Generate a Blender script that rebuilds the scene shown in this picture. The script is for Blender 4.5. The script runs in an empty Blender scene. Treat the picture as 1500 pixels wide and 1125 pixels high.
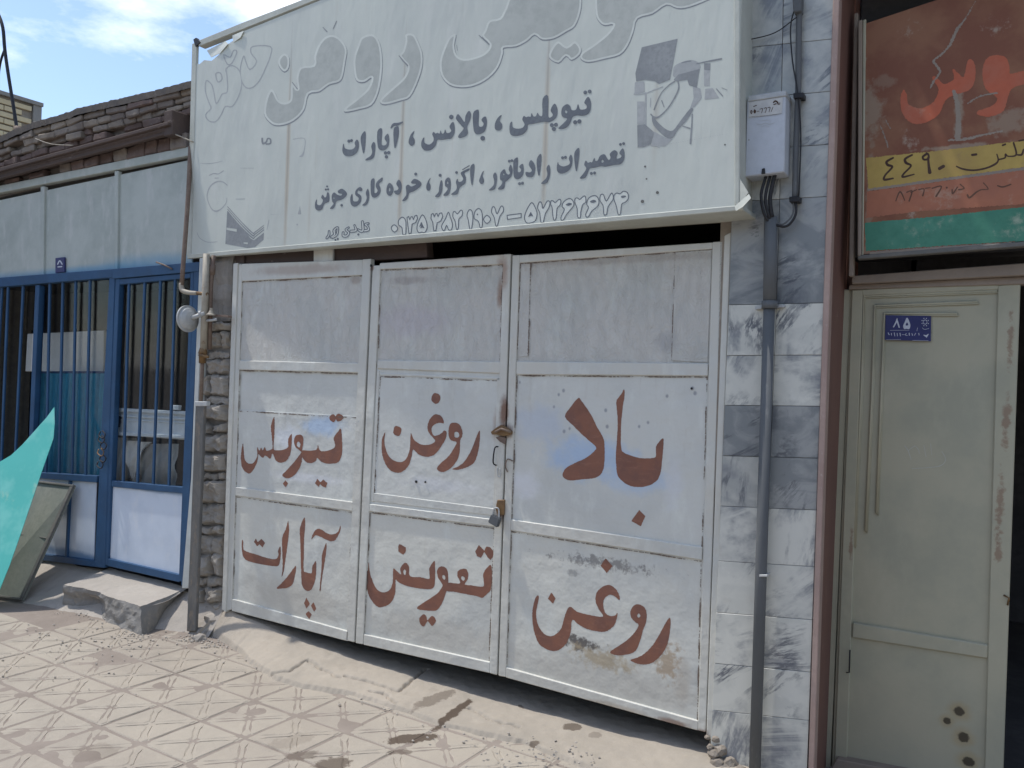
import bpy, bmesh, math, random
import numpy as np
from mathutils import Vector, Matrix, noise as mnoise

random.seed(7)
C = bpy.context.scene.collection
sc = bpy.context.scene
rad = math.radians

# ------------------------------------------------------------------ camera, sky, sun
CF, CYAW, CPITCH, CROLL, CD, CZ = 1220.0, 30.67, -0.38, 2.1, 3.42, 1.6
_a, _p, _t = rad(CYAW), rad(CPITCH), rad(CROLL)
_F0 = Vector((-math.sin(_a), math.cos(_a), 0)); _R0 = Vector((math.cos(_a), math.sin(_a), 0)); _U0 = Vector((0, 0, 1))
FW = math.cos(_p) * _F0 + math.sin(_p) * _U0
_U1 = -math.sin(_p) * _F0 + math.cos(_p) * _U0
RT = math.cos(_t) * _R0 + math.sin(_t) * _U1
UP = -math.sin(_t) * _R0 + math.cos(_t) * _U1
EYE = Vector((0, -CD, CZ))
cam_d = bpy.data.cameras.new('camera'); cam = bpy.data.objects.new('camera', cam_d); C.objects.link(cam)
cam_d.sensor_width = 36.0; cam_d.lens = CF / 1500.0 * 36.0; cam_d.clip_start = 0.05; cam_d.clip_end = 2000
cam.matrix_world = Matrix(((RT.x, UP.x, -FW.x, EYE.x), (RT.y, UP.y, -FW.y, EYE.y), (RT.z, UP.z, -FW.z, EYE.z), (0, 0, 0, 1)))
sc.camera = cam

SUN_EL, SUN_AZ_OFF = 65.0, 12.5        # the sun stands high on the left, almost along the street front
sd = Vector((-math.cos(rad(SUN_EL)) * math.cos(rad(SUN_AZ_OFF)), -math.cos(rad(SUN_EL)) * math.sin(rad(SUN_AZ_OFF)), math.sin(rad(SUN_EL))))
sun_d = bpy.data.lights.new('sun', 'SUN'); sun_d.energy = 2.45; sun_d.angle = rad(1.2); sun_d.color = (1.0, 0.955, 0.89)
sun = bpy.data.objects.new('sun', sun_d); C.objects.link(sun); sun.location = (-6, -6, 12)
sun.rotation_euler = sd.to_track_quat('Z', 'Y').to_euler()

world = bpy.data.worlds.new('World'); sc.world = world; world.use_nodes = True
wn = world.node_tree.nodes; wl = world.node_tree.links
bg = wn['Background']; bg.inputs[1].default_value = 0.15
sky = wn.new('ShaderNodeTexSky'); sky.sky_type = 'NISHITA'; sky.sun_disc = False
sky.sun_elevation = rad(SUN_EL); sky.sun_rotation = math.atan2(sd.x, sd.y); sky.air_density = 1.0; sky.dust_density = 0.9; sky.ozone_density = 2.2
tc = wn.new('ShaderNodeTexCoord'); mp = wn.new('ShaderNodeMapping'); mp.inputs['Scale'].default_value = (1, 1, 2.6); mp.inputs['Location'].default_value = (1.3, 0.4, 0.11)
nz = wn.new('ShaderNodeTexNoise'); nz.inputs['Scale'].default_value = 2.3; nz.inputs['Detail'].default_value = 9; nz.inputs['Roughness'].default_value = 0.6
rp = wn.new('ShaderNodeValToRGB'); rp.color_ramp.elements[0].position = 0.50; rp.color_ramp.elements[1].position = 0.73
mxw = wn.new('ShaderNodeMix'); mxw.data_type = 'RGBA'; mxw.inputs['B'].default_value = (9.0, 9.0, 9.2, 1)
wl.new(tc.outputs['Generated'], mp.inputs['Vector']); wl.new(mp.outputs[0], nz.inputs['Vector']); wl.new(nz.outputs['Fac'], rp.inputs[0])
wl.new(rp.outputs[0], mxw.inputs['Factor']); wl.new(sky.outputs[0], mxw.inputs['A']); wl.new(mxw.outputs['Result'], bg.inputs[0])

sc.view_settings.view_transform = 'Standard'; sc.view_settings.look = 'None'
sc.view_settings.exposure = 0.50; sc.view_settings.gamma = 1.0

# ------------------------------------------------------------------ a pixel of the photograph -> a point of the place
def ray(x, y):
    x, y = float(x), float(y)
    return FW + (x - 750) / CF * RT - (y - 562.5) / CF * UP
def P(x, y, Y=0.0, m=0.0):                    # on the upright plane  Y + m*X
    d = ray(x, y); k = (Y + CD) / (d.y - m * d.x); return EYE + d * k
def PX(x, y, X):
    d = ray(x, y); return EYE + d * (X / d.x)
def G(x, y, z=0.0):
    d = ray(x, y); return EYE + d * ((z - CZ) / d.z)

# ------------------------------------------------------------------ objects
def tag(o, label=None, cat=None, group=None, kind=None):
    if label: o['label'] = label
    if cat: o['category'] = cat
    if group: o['group'] = group
    if kind: o['kind'] = kind
    return o
def thing(name, label, cat, loc=(0, 0, 0), group=None):
    o = bpy.data.objects.new(name, None); C.objects.link(o); o.location = loc; o.empty_display_size = 0.1
    return tag(o, label, cat, group)
def link(name, me, mat, parent=None, smooth=False):
    o = bpy.data.objects.new(name, me); C.objects.link(o)
    if mat and not me.materials: me.materials.append(mat)
    if smooth:
        for p in me.polygons: p.use_smooth = True
    if parent:
        o.parent = parent
        pw = Vector(parent.location)
        q = parent.parent
        while q: pw += Vector(q.location); q = q.parent
        o.location = o.location - pw
    return o
def obj(name, bm, mat, parent=None, smooth=False, bevel=0.0, seg=1):
    if bevel > 0:
        bmesh.ops.bevel(bm, geom=[e for e in bm.edges], offset=bevel, segments=seg, affect='EDGES', clamp_overlap=True)
    bmesh.ops.recalc_face_normals(bm, faces=bm.faces)
    me = bpy.data.meshes.new(name); bm.to_mesh(me); bm.free()
    return link(name, me, mat, parent, smooth)
def prism(pts, off, bm=None):
    """polygon of world points, extruded by the vector off"""
    bm = bm or bmesh.new()
    a = [bm.verts.new(p) for p in pts]; b = [bm.verts.new(Vector(p) + off) for p in pts]
    n = len(pts); bm.faces.new(a); bm.faces.new(b[::-1])
    for i in range(n): bm.faces.new((a[i], b[i], b[(i + 1) % n], a[(i + 1) % n]))
    return bm
def bar(name, quad, mat, parent=None, Y=0.0, t=0.03, m=0.0, bevel=0.003, X=None):
    pts = [P(x, y, Y, m) for x, y in quad] if X is None else [PX(x, y, X) for x, y in quad]
    off = Vector((0, t, 0)) if X is None else Vector((t, 0, 0))
    return obj(name, prism(pts, off), mat, parent, bevel=min(bevel, t * 0.4))
def box(name, lo, hi, mat, parent=None, bevel=0.003):
    bm = bmesh.new(); bmesh.ops.create_cube(bm, size=1)
    for v in bm.verts:
        v.co = Vector([lo[i] + (v.co[i] + 0.5) * (hi[i] - lo[i]) for i in range(3)])
    return obj(name, bm, mat, parent, bevel=bevel)
def tube_bm(pts, r, n=12, bm=None, caps=True):
    bm = bm or bmesh.new(); pts = [Vector(p) for p in pts]
    rs = r if isinstance(r, (list, tuple)) else [r] * len(pts)
    rings = []; up = None
    for i, p in enumerate(pts):
        t = (pts[min(i + 1, len(pts) - 1)] - pts[max(i - 1, 0)]).normalized()
        if up is None: up = t.orthogonal().normalized()
        up = (up - t * up.dot(t)).normalized(); s = t.cross(up)
        rings.append([bm.verts.new(p + (up * math.cos(2 * math.pi * k / n) + s * math.sin(2 * math.pi * k / n)) * rs[i]) for k in range(n)])
    for a, b in zip(rings[:-1], rings[1:]):
        for k in range(n): bm.faces.new((a[k], a[(k + 1) % n], b[(k + 1) % n], b[k]))
    if caps: bm.faces.new(rings[0][::-1]); bm.faces.new(rings[-1])
    return bm
def spline(pts, sub=6):
    pts = [Vector(p) for p in pts]; out = []
    for i in range(len(pts) - 1):
        p0 = pts[max(i - 1, 0)]; p1 = pts[i]; p2 = pts[i + 1]; p3 = pts[min(i + 2, len(pts) - 1)]
        for k in range(sub):
            t = k / sub
            out.append(0.5 * ((2 * p1) + (p2 - p0) * t + (2 * p0 - 5 * p1 + 4 * p2 - p3) * t * t + (3 * p1 - p0 - 3 * p2 + p3) * t ** 3))
    out.append(pts[-1]); return out
def tube(name, pts, r, mat, parent=None, n=12, sub=0):
    if sub and isinstance(r, list): r = [float(np.interp(i / sub, range(len(r)), r)) for i in range((len(r) - 1) * sub + 1)]
    return obj(name, tube_bm(spline(pts, sub) if sub else pts, r, n), mat, parent, smooth=True)

# ------------------------------------------------------------------ materials
class Mat:
    def __init__(s, name, col, rough=0.7, metal=0.0, spec=0.3):
        s.m = bpy.data.materials.new(name); s.m.use_nodes = True; s.n = s.m.node_tree.nodes; s.l = s.m.node_tree.links
        s.b = s.n['Principled BSDF']; s.b.inputs['Roughness'].default_value = rough; s.b.inputs['Metallic'].default_value = metal
        s.b.inputs['Specular IOR Level'].default_value = spec
        g = s.n.new('ShaderNodeNewGeometry'); s.pos = g.outputs['Position']
        c = s.n.new('ShaderNodeRGB'); c.outputs[0].default_value = (*col, 1); s.c = c.outputs[0]; s.bump = None
        s.l.new(s.c, s.b.inputs['Base Color'])
    def vec(s, scale=(1, 1, 1), loc=(0, 0, 0)):
        mp = s.n.new('ShaderNodeMapping'); mp.inputs['Scale'].default_value = scale; mp.inputs['Location'].default_value = loc
        s.l.new(s.pos, mp.inputs[0]); return mp.outputs[0]
    def noise(s, scale, detail=5, rough=0.55, stretch=(1, 1, 1), dist=0.0, off=None):
        n = s.n.new('ShaderNodeTexNoise'); n.inputs['Scale'].default_value = scale; n.inputs['Detail'].default_value = detail
        n.inputs['Roughness'].default_value = rough; n.inputs['Distortion'].default_value = dist
        s.l.new(s.vec(stretch, off or (random.uniform(-9, 9), 0, random.uniform(-9, 9))), n.inputs['Vector']); return n.outputs['Fac']
    def ramp(s, f, a, b):
        r = s.n.new('ShaderNodeMapRange'); r.interpolation_type = 'SMOOTHSTEP'
        r.inputs['From Min'].default_value = a; r.inputs['From Max'].default_value = b; s.l.new(f, r.inputs['Value']); return r.outputs[0]
    def math(s, op, a, b):
        n = s.n.new('ShaderNodeMath'); n.operation = op
        for i, v in enumerate((a, b)):
            if isinstance(v, (int, float)): n.inputs[i].default_value = v
            else: s.l.new(v, n.inputs[i])
        return n.outputs[0]
    def mix(s, col, f, amt=1.0, mode='MIX'):
        m = s.n.new('ShaderNodeMix'); m.data_type = 'RGBA'; m.blend_type = mode
        s.l.new(s.c, m.inputs['A'])
        if isinstance(col, tuple): m.inputs['B'].default_value = (*col, 1)
        else: s.l.new(col, m.inputs['B'])
        f = s.math('MULTIPLY', f, amt); s.l.new(f, m.inputs['Factor'])
        s.c = m.outputs['Result']; s.l.new(s.c, s.b.inputs['Base Color']); return s
    def spot(s, c, r, soft=0.5, nscale=6.0, namt=0.6):
        """1 inside an uneven patch of the surface round the point c, fading outwards"""
        inv = tuple(1.0 / q for q in r)
        v = s.vec(inv, tuple(-c[i] * inv[i] for i in range(3)))
        ln = s.n.new('ShaderNodeVectorMath'); ln.operation = 'LENGTH'; s.l.new(v, ln.inputs[0])
        nn = s.math('MULTIPLY', s.math('SUBTRACT', s.noise(nscale, 6, 0.65), 0.5), namt * 2)
        return s.ramp(s.math('ADD', ln.outputs['Value'], nn), 1.0, 1.0 - soft)
    def bmp(s, f, strength=0.3, dist=0.01):
        b = s.n.new('ShaderNodeBump'); b.inputs['Strength'].default_value = strength; b.inputs['Distance'].default_value = dist
        s.l.new(f, b.inputs['Height'])
        if s.bump: s.l.new(s.bump, b.inputs['Normal'])
        s.bump = b.outputs[0]; s.l.new(s.bump, s.b.inputs['Normal']); return s
    def roughvar(s, f, a, b):
        r = s.n.new('ShaderNodeMapRange'); r.inputs['To Min'].default_value = a; r.inputs['To Max'].default_value = b
        s.l.new(f, r.inputs['Value']); s.l.new(r.outputs[0], s.b.inputs['Roughness']); return s
    def rand(s):
        o = s.n.new('ShaderNodeObjectInfo'); return o.outputs['Random']
    def done(s): return s.m

def worn(name, c1, c2, scale=3.0, c3=None, t3=(0.62, 0.72), a3=0.8, rough=0.7, bump=0.15, bs=60, metal=0.0, stretch=(1, 1, 1), rnd=None, s3=18):
    m = Mat(name, c1, rough, metal)
    m.mix(c2, m.ramp(m.noise(scale, 6, 0.6, stretch), 0.35, 0.68))
    m.mix(tuple(x * 0.86 for x in c1), m.ramp(m.noise(scale * 6, 7, 0.7, stretch), 0.4, 0.7), 0.7)
    if rnd: m.mix(rnd, m.rand(), 0.6)
    if c3: m.mix(c3, m.ramp(m.noise(s3, 8, 0.72, stretch), *t3), a3)
    m.bmp(m.noise(bs, 6, 0.65, stretch), bump, 0.004)
    return m

# white painted steel of the gate: yellowed low down, blue tinted repaint behind the words, rust at its edges
RUST = (0.16, 0.062, 0.028); DIRT = (0.30, 0.26, 0.21)
def gate_paint(name, base=(0.58, 0.59, 0.60), wrinkle=0.0, rustl=()):
    m = Mat(name, base, 0.5, 0, 0.35)
    m.mix((0.545, 0.555, 0.52), m.ramp(m.noise(2.2, 5, 0.6), 0.42, 0.66), 0.8)
    m.mix((0.68, 0.695, 0.64), m.ramp(m.noise(5, 7, 0.68, (1.6, 1, 0.6)), 0.5, 0.72), 0.8)
    m.mix((0.47, 0.455, 0.425), m.ramp(m.noise(9, 8, 0.75, (1, 1, 1.4)), 0.60, 0.78), 0.55)
    m.mix(DIRT, m.ramp(m.noise(70, 4, 0.8), 0.70, 0.76), 0.55)
    m.mix((0.20, 0.17, 0.15), m.ramp(m.noise(26, 7, 0.8, (1.3, 1, 0.7)), 0.70, 0.75), 0.7)
    m.mix((0.40, 0.35, 0.28), m.ramp(m.noise(11, 9, 0.78, (3.0, 1, 0.22)), 0.60, 0.76), 0.5)
    m.mix((0.36, 0.36, 0.36), m.ramp(m.noise(8, 9, 0.78, (0.25, 1, 4.0)), 0.68, 0.74), 0.45)
    m.mix((0.44, 0.40, 0.33), m.ramp(m.noise(4, 8, 0.72, (2.5, 1, 0.35)), 0.58, 0.74), 0.4)
    for q in rustl: m.mix(q[2], m.spot(q[0], q[1], 0.7, *(q[4] if len(q) > 4 else (14, 0.55))), q[3])
    m.bmp(m.noise(5, 4, 0.55), 0.7, 0.02)
    m.bmp(m.noise(90, 5, 0.6, (1, 1, 0.4)), 0.12, 0.003)
    if wrinkle:
        m.bmp(m.noise(16, 9, 0.75, (1.4, 1, 0.8), 0.8), wrinkle, 0.02)
    return m
M = {}
rL = [(P(735, 400), (0.05, 0.1, 0.12), (0.34, 0.22, 0.16), 0.75), (P(738, 605), (0.035, 0.1, 0.10), RUST, 0.85), (P(742, 632), (0.06, 0.1, 0.05), RUST, 0.8),
      (P(733, 750), (0.035, 0.1, 0.06), RUST, 0.7), (P(545, 392), (0.02, 0.1, 0.03), RUST, 0.8), (P(985, 1058), (0.10, 0.1, 0.02), RUST, 0.7), (P(1028, 1075), (0.05, 0.1, 0.03), RUST, 0.8),
      (P(900, 1035), (0.2, 0.1, 0.02), (0.35, 0.28, 0.2), 0.5), (P(650, 375), (0.5, 0.1, 0.03), (0.36, 0.27, 0.21), 0.55), (P(440, 395), (0.5, 0.1, 0.04), (0.38, 0.30, 0.25), 0.6)]
M['gate_frame'] = gate_paint('gate_frame_paint', (0.585, 0.575, 0.515), 0, rL).done()
lowl = [(P(430, 880), (0.55, 0.1, 0.16), (0.52, 0.50, 0.44), 0.8), (P(640, 930), (0.6, 0.1, 0.12), (0.53, 0.51, 0.45), 0.7), (P(880, 1000), (0.7, 0.1, 0.14), (0.52, 0.505, 0.45), 0.8),
        (P(848, 942), (0.12, 0.1, 0.04), (0.09, 0.08, 0.075), 0.9, (32, 1.7)), (P(880, 965), (0.2, 0.1, 0.06), (0.42, 0.34, 0.22), 0.75, (28, 1.3)), (P(975, 970), (0.07, 0.1, 0.1), (0.38, 0.28, 0.18), 0.75, (40, 1.5)),
        (P(880, 825), (0.3, 0.1, 0.03), (0.2, 0.19, 0.18), 0.75, (45, 1.8)), (P(838, 840), (0.04, 0.1, 0.02), (0.2, 0.2, 0.2), 0.6, (40, 1.2)), (P(1000, 1000), (0.05, 0.1, 0.15), (0.45, 0.40, 0.33), 0.5)]
M['gate_low'] = gate_paint('gate_lower_panel_paint', (0.635, 0.63, 0.565), 0, lowl).done()
midl = [(P(470, 625), (0.22, 0.1, 0.07), (0.42, 0.55, 0.72), 0.8), (P(420, 640), (0.16, 0.1, 0.09), (0.70, 0.73, 0.76), 0.7), (P(450, 700), (0.35, 0.1, 0.04), (0.68, 0.69, 0.70), 0.7),
        (P(860, 670), (0.30, 0.1, 0.13), (0.40, 0.52, 0.68), 0.85), (P(790, 620), (0.2, 0.1, 0.12), (0.45, 0.52, 0.63), 0.5), (P(930, 700), (0.20, 0.1, 0.10), (0.44, 0.55, 0.69), 0.75), (P(765, 710), (0.12, 0.1, 0.1), (0.70, 0.71, 0.72), 0.75),
        (P(640, 710), (0.3, 0.1, 0.05), (0.66, 0.67, 0.68), 0.6), (P(726, 625), (0.03, 0.1, 0.12), (0.42, 0.33, 0.26), 0.6),
        (P(985, 705), (0.06, 0.1, 0.16), (0.62, 0.64, 0.66), 0.6)]
for q in ((817, 578), (824, 572), (886, 601), (888, 625), (935, 625), (948, 619), (976, 580), (760, 560), (810, 596), (833, 628), (1013, 569), (1017, 576), (825, 632)):
    midl.append((P(*q), (0.010, 0.1, 0.012), (0.22, 0.23, 0.26), 0.7))
M['gate_mid'] = gate_paint('gate_middle_panel_paint', (0.605, 0.61, 0.565), 0, midl).done()
M['gate_top'] = gate_paint('gate_top_panel_paint', (0.62, 0.605, 0.555), 0.9, [(P(600, 470), (0.35, 0.1, 0.12), (0.56, 0.525, 0.535), 0.7), (P(520, 410), (0.06, 0.1, 0.03), (0.38, 0.31, 0.26), 0.6),
                         (P(732, 430), (0.03, 0.1, 0.10), (0.36, 0.22, 0.15), 0.75), (P(880, 380), (0.9, 0.1, 0.03), (0.42, 0.38, 0.34), 0.55), (P(600, 410), (0.2, 0.1, 0.03), (0.40, 0.36, 0.33), 0.6), (P(975, 500), (0.08, 0.1, 0.06), (0.40, 0.40, 0.40), 0.5)]).done()
mw = Mat('brown_letter_paint', (0.25, 0.112, 0.074), 0.6, 0, 0.3)
mw.mix((0.20, 0.098, 0.074), mw.ramp(mw.noise(9, 6, 0.65), 0.4, 0.65)).mix((0.29, 0.14, 0.09), mw.ramp(mw.noise(22, 6, 0.7), 0.52, 0.72), 0.6)
mw.mix((0.5, 0.44, 0.40), mw.ramp(mw.noise(60, 6, 0.8), 0.66, 0.75), 0.55); mw.mix((0.34, 0.175, 0.12), mw.ramp(mw.noise(30, 7, 0.75, (0.5, 1, 2.5)), 0.52, 0.72), 0.6); mw.mix((0.16, 0.075, 0.055), mw.ramp(mw.noise(5, 5, 0.6), 0.5, 0.7), 0.5); mw.bmp(mw.noise(60), 0.2, 0.003); M['word'] = mw.done()

def sign_base(name, c):
    m = Mat(name, c, 0.55, 0, 0.3)
    m.mix((0.505, 0.53, 0.485), m.ramp(m.noise(1.6, 6, 0.6), 0.38, 0.66), 0.8)
    m.mix((0.60, 0.61, 0.565), m.ramp(m.noise(3, 7, 0.7, (2, 1, 0.4)), 0.5, 0.75), 0.7)
    m.mix((0.42, 0.36, 0.27), m.ramp(m.noise(5, 8, 0.7, (3, 1, 0.25)), 0.60, 0.8), 0.35)
    return m
ms = sign_base('faded_sign_vinyl', (0.565, 0.59, 0.53))
SM = -0.055; SY = -0.249
def S(x, y, d=0.0): return P(x, y, SY + d, SM)
for (x0, y0, x1, y1, a) in ((427, 30, 419, 352, 0.55), (597, 20, 583, 340, 0.5), (807, -10, 795, 320, 0.5), (965, 70, 958, 230, 0.2), (455, 250, 452, 350, 0.15)):
    p0 = S(x0, y0); p1 = S(x1, y1)
    ms.mix((0.42, 0.32, 0.21), ms.spot(((p0.x + p1.x) / 2, p0.y, p0.z * 0.35 + p1.z * 0.65), (0.022, 0.4, abs(p0.z - p1.z) * 0.62), 0.9, 5, 0.35), a)
    ms.mix((0.36, 0.35, 0.32), ms.spot(((p0.x + p1.x) / 2, p0.y, (p0.z + p1.z) / 2), (0.007, 0.4, abs(p0.z - p1.z) * 0.6), 0.6, 5, 0.2), a)
ms.bmp(ms.noise(3.0, 4, 0.5, (2.0, 1, 0.7)), 0.35, 0.03); ms.bmp(ms.noise(120), 0.05, 0.002)
M['sign'] = ms.done()
M['sign_frame'] = worn('sign_frame_metal', (0.50, 0.515, 0.455), (0.42, 0.43, 0.38), 5, (0.25, 0.2, 0.14), (0.66, 0.76), 0.7, 0.55, 0.2).done()
M['print_dark'] = worn('faded_dark_print', (0.135, 0.15, 0.17), (0.17, 0.19, 0.205), 12, (0.35, 0.36, 0.36), (0.68, 0.78), 0.5, 0.6, 0.03).done()
M['print_mid'] = worn('faded_grey_print', (0.25, 0.265, 0.27), (0.31, 0.325, 0.325), 9, None, rough=0.6, bump=0.03).done()
M['print_soft'] = worn('faint_grey_print', (0.385, 0.40, 0.395), (0.43, 0.44, 0.43), 9, None, rough=0.6, bump=0.03).done()
M['print_fill'] = worn('faint_letter_fill', (0.42, 0.44, 0.405), (0.465, 0.485, 0.445), 3, None, rough=0.6, bump=0.03).done()
M['print_light'] = worn('pale_letter_outline', (0.655, 0.68, 0.62), (0.60, 0.62, 0.565), 3, None, rough=0.6, bump=0.03).done()

M['blue'] = worn('blue_steel_paint', (0.030, 0.088, 0.185), (0.026, 0.068, 0.14), 6, (0.10, 0.17, 0.27), (0.6, 0.75), 0.6, 0.5, 0.15).done()
mb = Mat('white_sheet_with_blue_overspray', (0.45, 0.485, 0.45), 0.6, 0, 0.3)
mb.mix((0.36, 0.395, 0.365), mb.ramp(mb.noise(2.5, 6, 0.65), 0.38, 0.68)); mb.mix((0.55, 0.56, 0.535), mb.ramp(mb.noise(7, 6, 0.65, (1.5, 1, 0.5)), 0.5, 0.7), 0.6)
mb.mix((0.27, 0.28, 0.27), mb.ramp(mb.noise(9, 8, 0.78), 0.60, 0.76), 0.6)
for q, r in (((60, 405), (1.5, 1, 0.075)), ((230, 384), (0.85, 1, 0.09)), ((150, 395), (1.0, 1, 0.06))):
    mb.mix((0.10, 0.30, 0.46), mb.spot(P(*q), r, 0.75, 4, 0.25), 0.5)
mb.bmp(mb.noise(5, 5), 0.3, 0.01); M['white_sheet'] = mb.done()
mb = Mat('white_door_sheet_blue_edges', (0.60, 0.67, 0.76), 0.55, 0, 0.3)
mb.mix((0.54, 0.61, 0.70), mb.ramp(mb.noise(4, 6, 0.65), 0.4, 0.66)); mb.mix((0.66, 0.70, 0.75), mb.ramp(mb.noise(9, 6, 0.7, (1, 1, 0.5)), 0.5, 0.7), 0.7)
for q, r in (((205, 845), (0.75, 1, 0.05)), ((110, 815), (0.8, 1, 0.05)), ((210, 715), (0.7, 1, 0.03)), ((150, 770), (0.07, 1, 0.5)), ((270, 785), (0.04, 1, 0.5))):
    mb.mix((0.09, 0.20, 0.36), mb.spot(P(*q), r, 0.8, 9, 0.35), 0.85)
mb.bmp(mb.noise(5, 5), 0.3, 0.01); M['door_sheet'] = mb.done()
M['pale_post'] = worn('pale_painted_post', (0.55, 0.58, 0.56), (0.45, 0.47, 0.45), 6, DIRT, (0.62, 0.74), 0.6).done()

def marble(name, c1, c2, vein, amt):
    m = Mat(name, c1, 0.28, 0, 0.5)
    o = m.rand()
    vm = m.n.new('ShaderNodeVectorMath'); vm.operation = 'ADD'
    cv = m.n.new('ShaderNodeCombineXYZ'); m.l.new(m.math('MULTIPLY', o, 31.0), cv.inputs[0]); m.l.new(m.math('MULTIPLY', o, 17.0), cv.inputs[2])
    m.l.new(m.pos, vm.inputs[0]); m.l.new(cv.outputs[0], vm.inputs[1]); m.pos = vm.outputs[0]
    m.mix(c2, m.ramp(m.noise(5, 8, 0.6, (1, 1, 1.5), 1.0), 0.42, 0.60), 0.9)
    def veins(sc_, dist, width, amt, rot, col):
        w = m.n.new('ShaderNodeTexNoise'); w.inputs['Scale'].default_value = sc_; w.inputs['Detail'].default_value = 12; w.inputs['Roughness'].default_value = 0.68; w.inputs['Distortion'].default_value = dist
        vr = m.n.new('ShaderNodeVectorRotate'); vr.rotation_type = 'Y_AXIS'; m.l.new(m.math('ADD', m.math('MULTIPLY', o, 1.5), rad(rot - 30)), vr.inputs['Angle']); m.l.new(m.pos, vr.inputs['Vector'])
        mp = m.n.new('ShaderNodeMapping'); mp.inputs['Scale'].default_value = (0.45, 1, 1.9)
        m.l.new(vr.outputs[0], mp.inputs[0]); m.l.new(mp.outputs[0], w.inputs['Vector'])
        a = m.math('ABSOLUTE', m.math('SUBTRACT', w.outputs['Fac'], 0.5), 0)
        f = m.math('MULTIPLY', m.ramp(a, width, 0.0), m.ramp(m.noise(4, 5, 0.6), 0.46, 0.64))
        m.mix(col, f, amt)
    veins(1.5, 0.9, 0.075, amt * 0.9, 38, vein)
    veins(2.6, 0.7, 0.04, amt, 30, tuple(0.75 * v for v in vein))
    m.mix(tuple(1.25 * v for v in c1), m.ramp(m.noise(11, 9, 0.75), 0.55, 0.75), 0.5)
    m.mix((0.36, 0.31, 0.25), m.ramp(m.noise(4, 6, 0.7), 0.60, 0.78), 0.35)
    m.bmp(m.noise(50), 0.06, 0.002)
    return m.done()
M['marble_light'] = marble('white_veined_marble', (0.61, 0.61, 0.55), (0.54, 0.545, 0.495), (0.17, 0.185, 0.21), 1.0)
M['marble_dark'] = marble('blue_grey_marble', (0.215, 0.232, 0.235), (0.34, 0.35, 0.34), (0.10, 0.11, 0.13), 0.9)
M['marble_mid'] = marble('mid_grey_marble', (0.37, 0.38, 0.36), (0.47, 0.475, 0.435), (0.15, 0.165, 0.19), 0.9)
M['mortar'] = worn('mortar', (0.30, 0.26, 0.21), (0.22, 0.19, 0.16), 12, (0.4, 0.37, 0.32), (0.55, 0.7), 0.6, 0.9, 0.6).done()
M['pipe_grey'] = worn('grey_conduit_paint', (0.135, 0.143, 0.148), (0.105, 0.112, 0.117), 6, (0.26, 0.26, 0.25), (0.58, 0.72), 0.6, 0.85, 0.2, stretch=(1, 1, 0.3)).done()
M['post_grey'] = worn('grey_steel_downpipe', (0.125, 0.125, 0.12), (0.165, 0.16, 0.15), 8, (0.25, 0.20, 0.15), (0.52, 0.66), 0.75, 0.6, 0.35, stretch=(1, 1, 0.4)).done()
M['pipe_cream'] = worn('cream_gas_pipe_paint', (0.40, 0.365, 0.295), (0.31, 0.27, 0.215), 14, (0.2, 0.12, 0.07), (0.6, 0.7), 0.7, 0.55, 0.2).done()
M['rust_pipe'] = worn('brown_rusty_pipe', (0.17, 0.12, 0.095), (0.22, 0.17, 0.13), 14, (0.10, 0.05, 0.03), (0.55, 0.7), 0.7, 0.65, 0.3).done()
M['galv'] = worn('weathered_galvanised', (0.50, 0.51, 0.50), (0.38, 0.39, 0.39), 18, (0.12, 0.12, 0.12), (0.62, 0.72), 0.7, 0.5, 0.3, metal=0.2).done()
M['brass'] = worn('dirty_brass', (0.24, 0.15, 0.07), (0.16, 0.10, 0.06), 20, (0.35, 0.3, 0.22), (0.6, 0.7), 0.6, 0.5, 0.3, metal=0.4).done()
M['pillar'] = worn('brown_red_painted_pillar', (0.20, 0.108, 0.085), (0.155, 0.085, 0.07), 4, (0.34, 0.26, 0.22), (0.60, 0.74), 0.6, 0.6, 0.3, stretch=(1, 1, 0.4)).done()
M['pillar_edge'] = worn('pink_pillar_edge_paint', (0.42, 0.31, 0.265), (0.35, 0.25, 0.215), 6, (0.6, 0.52, 0.46), (0.6, 0.74), 0.6, 0.6, 0.3).done()
M['pillar_rust'] = worn('rust_red_jamb_paint', (0.25, 0.11, 0.08), (0.29, 0.17, 0.125), 8, (0.10, 0.06, 0.05), (0.6, 0.72), 0.7, 0.6, 0.3, stretch=(1, 1, 0.35)).done()
md = Mat('grey_green_door_paint', (0.40, 0.385, 0.285), 0.5, 0, 0.35)
DY = 0.38
md.mix((0.335, 0.335, 0.255), md.ramp(md.noise(3, 5, 0.6), 0.4, 0.66)); md.mix((0.43, 0.415, 0.315), md.ramp(md.noise(6, 6, 0.65, (1, 1, 0.5)), 0.5, 0.72), 0.6)
md.mix((0.40, 0.37, 0.27), md.spot(P(1330, 1090, DY), (0.5, 1, 0.35), 0.8, 5, 0.4), 0.5)
md.mix((0.16, 0.14, 0.11), md.ramp(md.noise(40, 6, 0.8), 0.72, 0.77), 0.6)
for q, r in (((1405, 1042), 0.022), ((1387, 1056), 0.017), ((1411, 1080), 0.024), ((1419, 1116), 0.024)):
    md.mix((0.36, 0.28, 0.14), md.spot(P(*q, DY), (r * 2.6, 1, r * 2.4), 0.8, 20, 0.4), 0.6)
    md.mix((0.055, 0.045, 0.03), md.spot(P(*q, DY), (r, 1, r), 0.35, 50, 0.5), 0.95)
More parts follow.
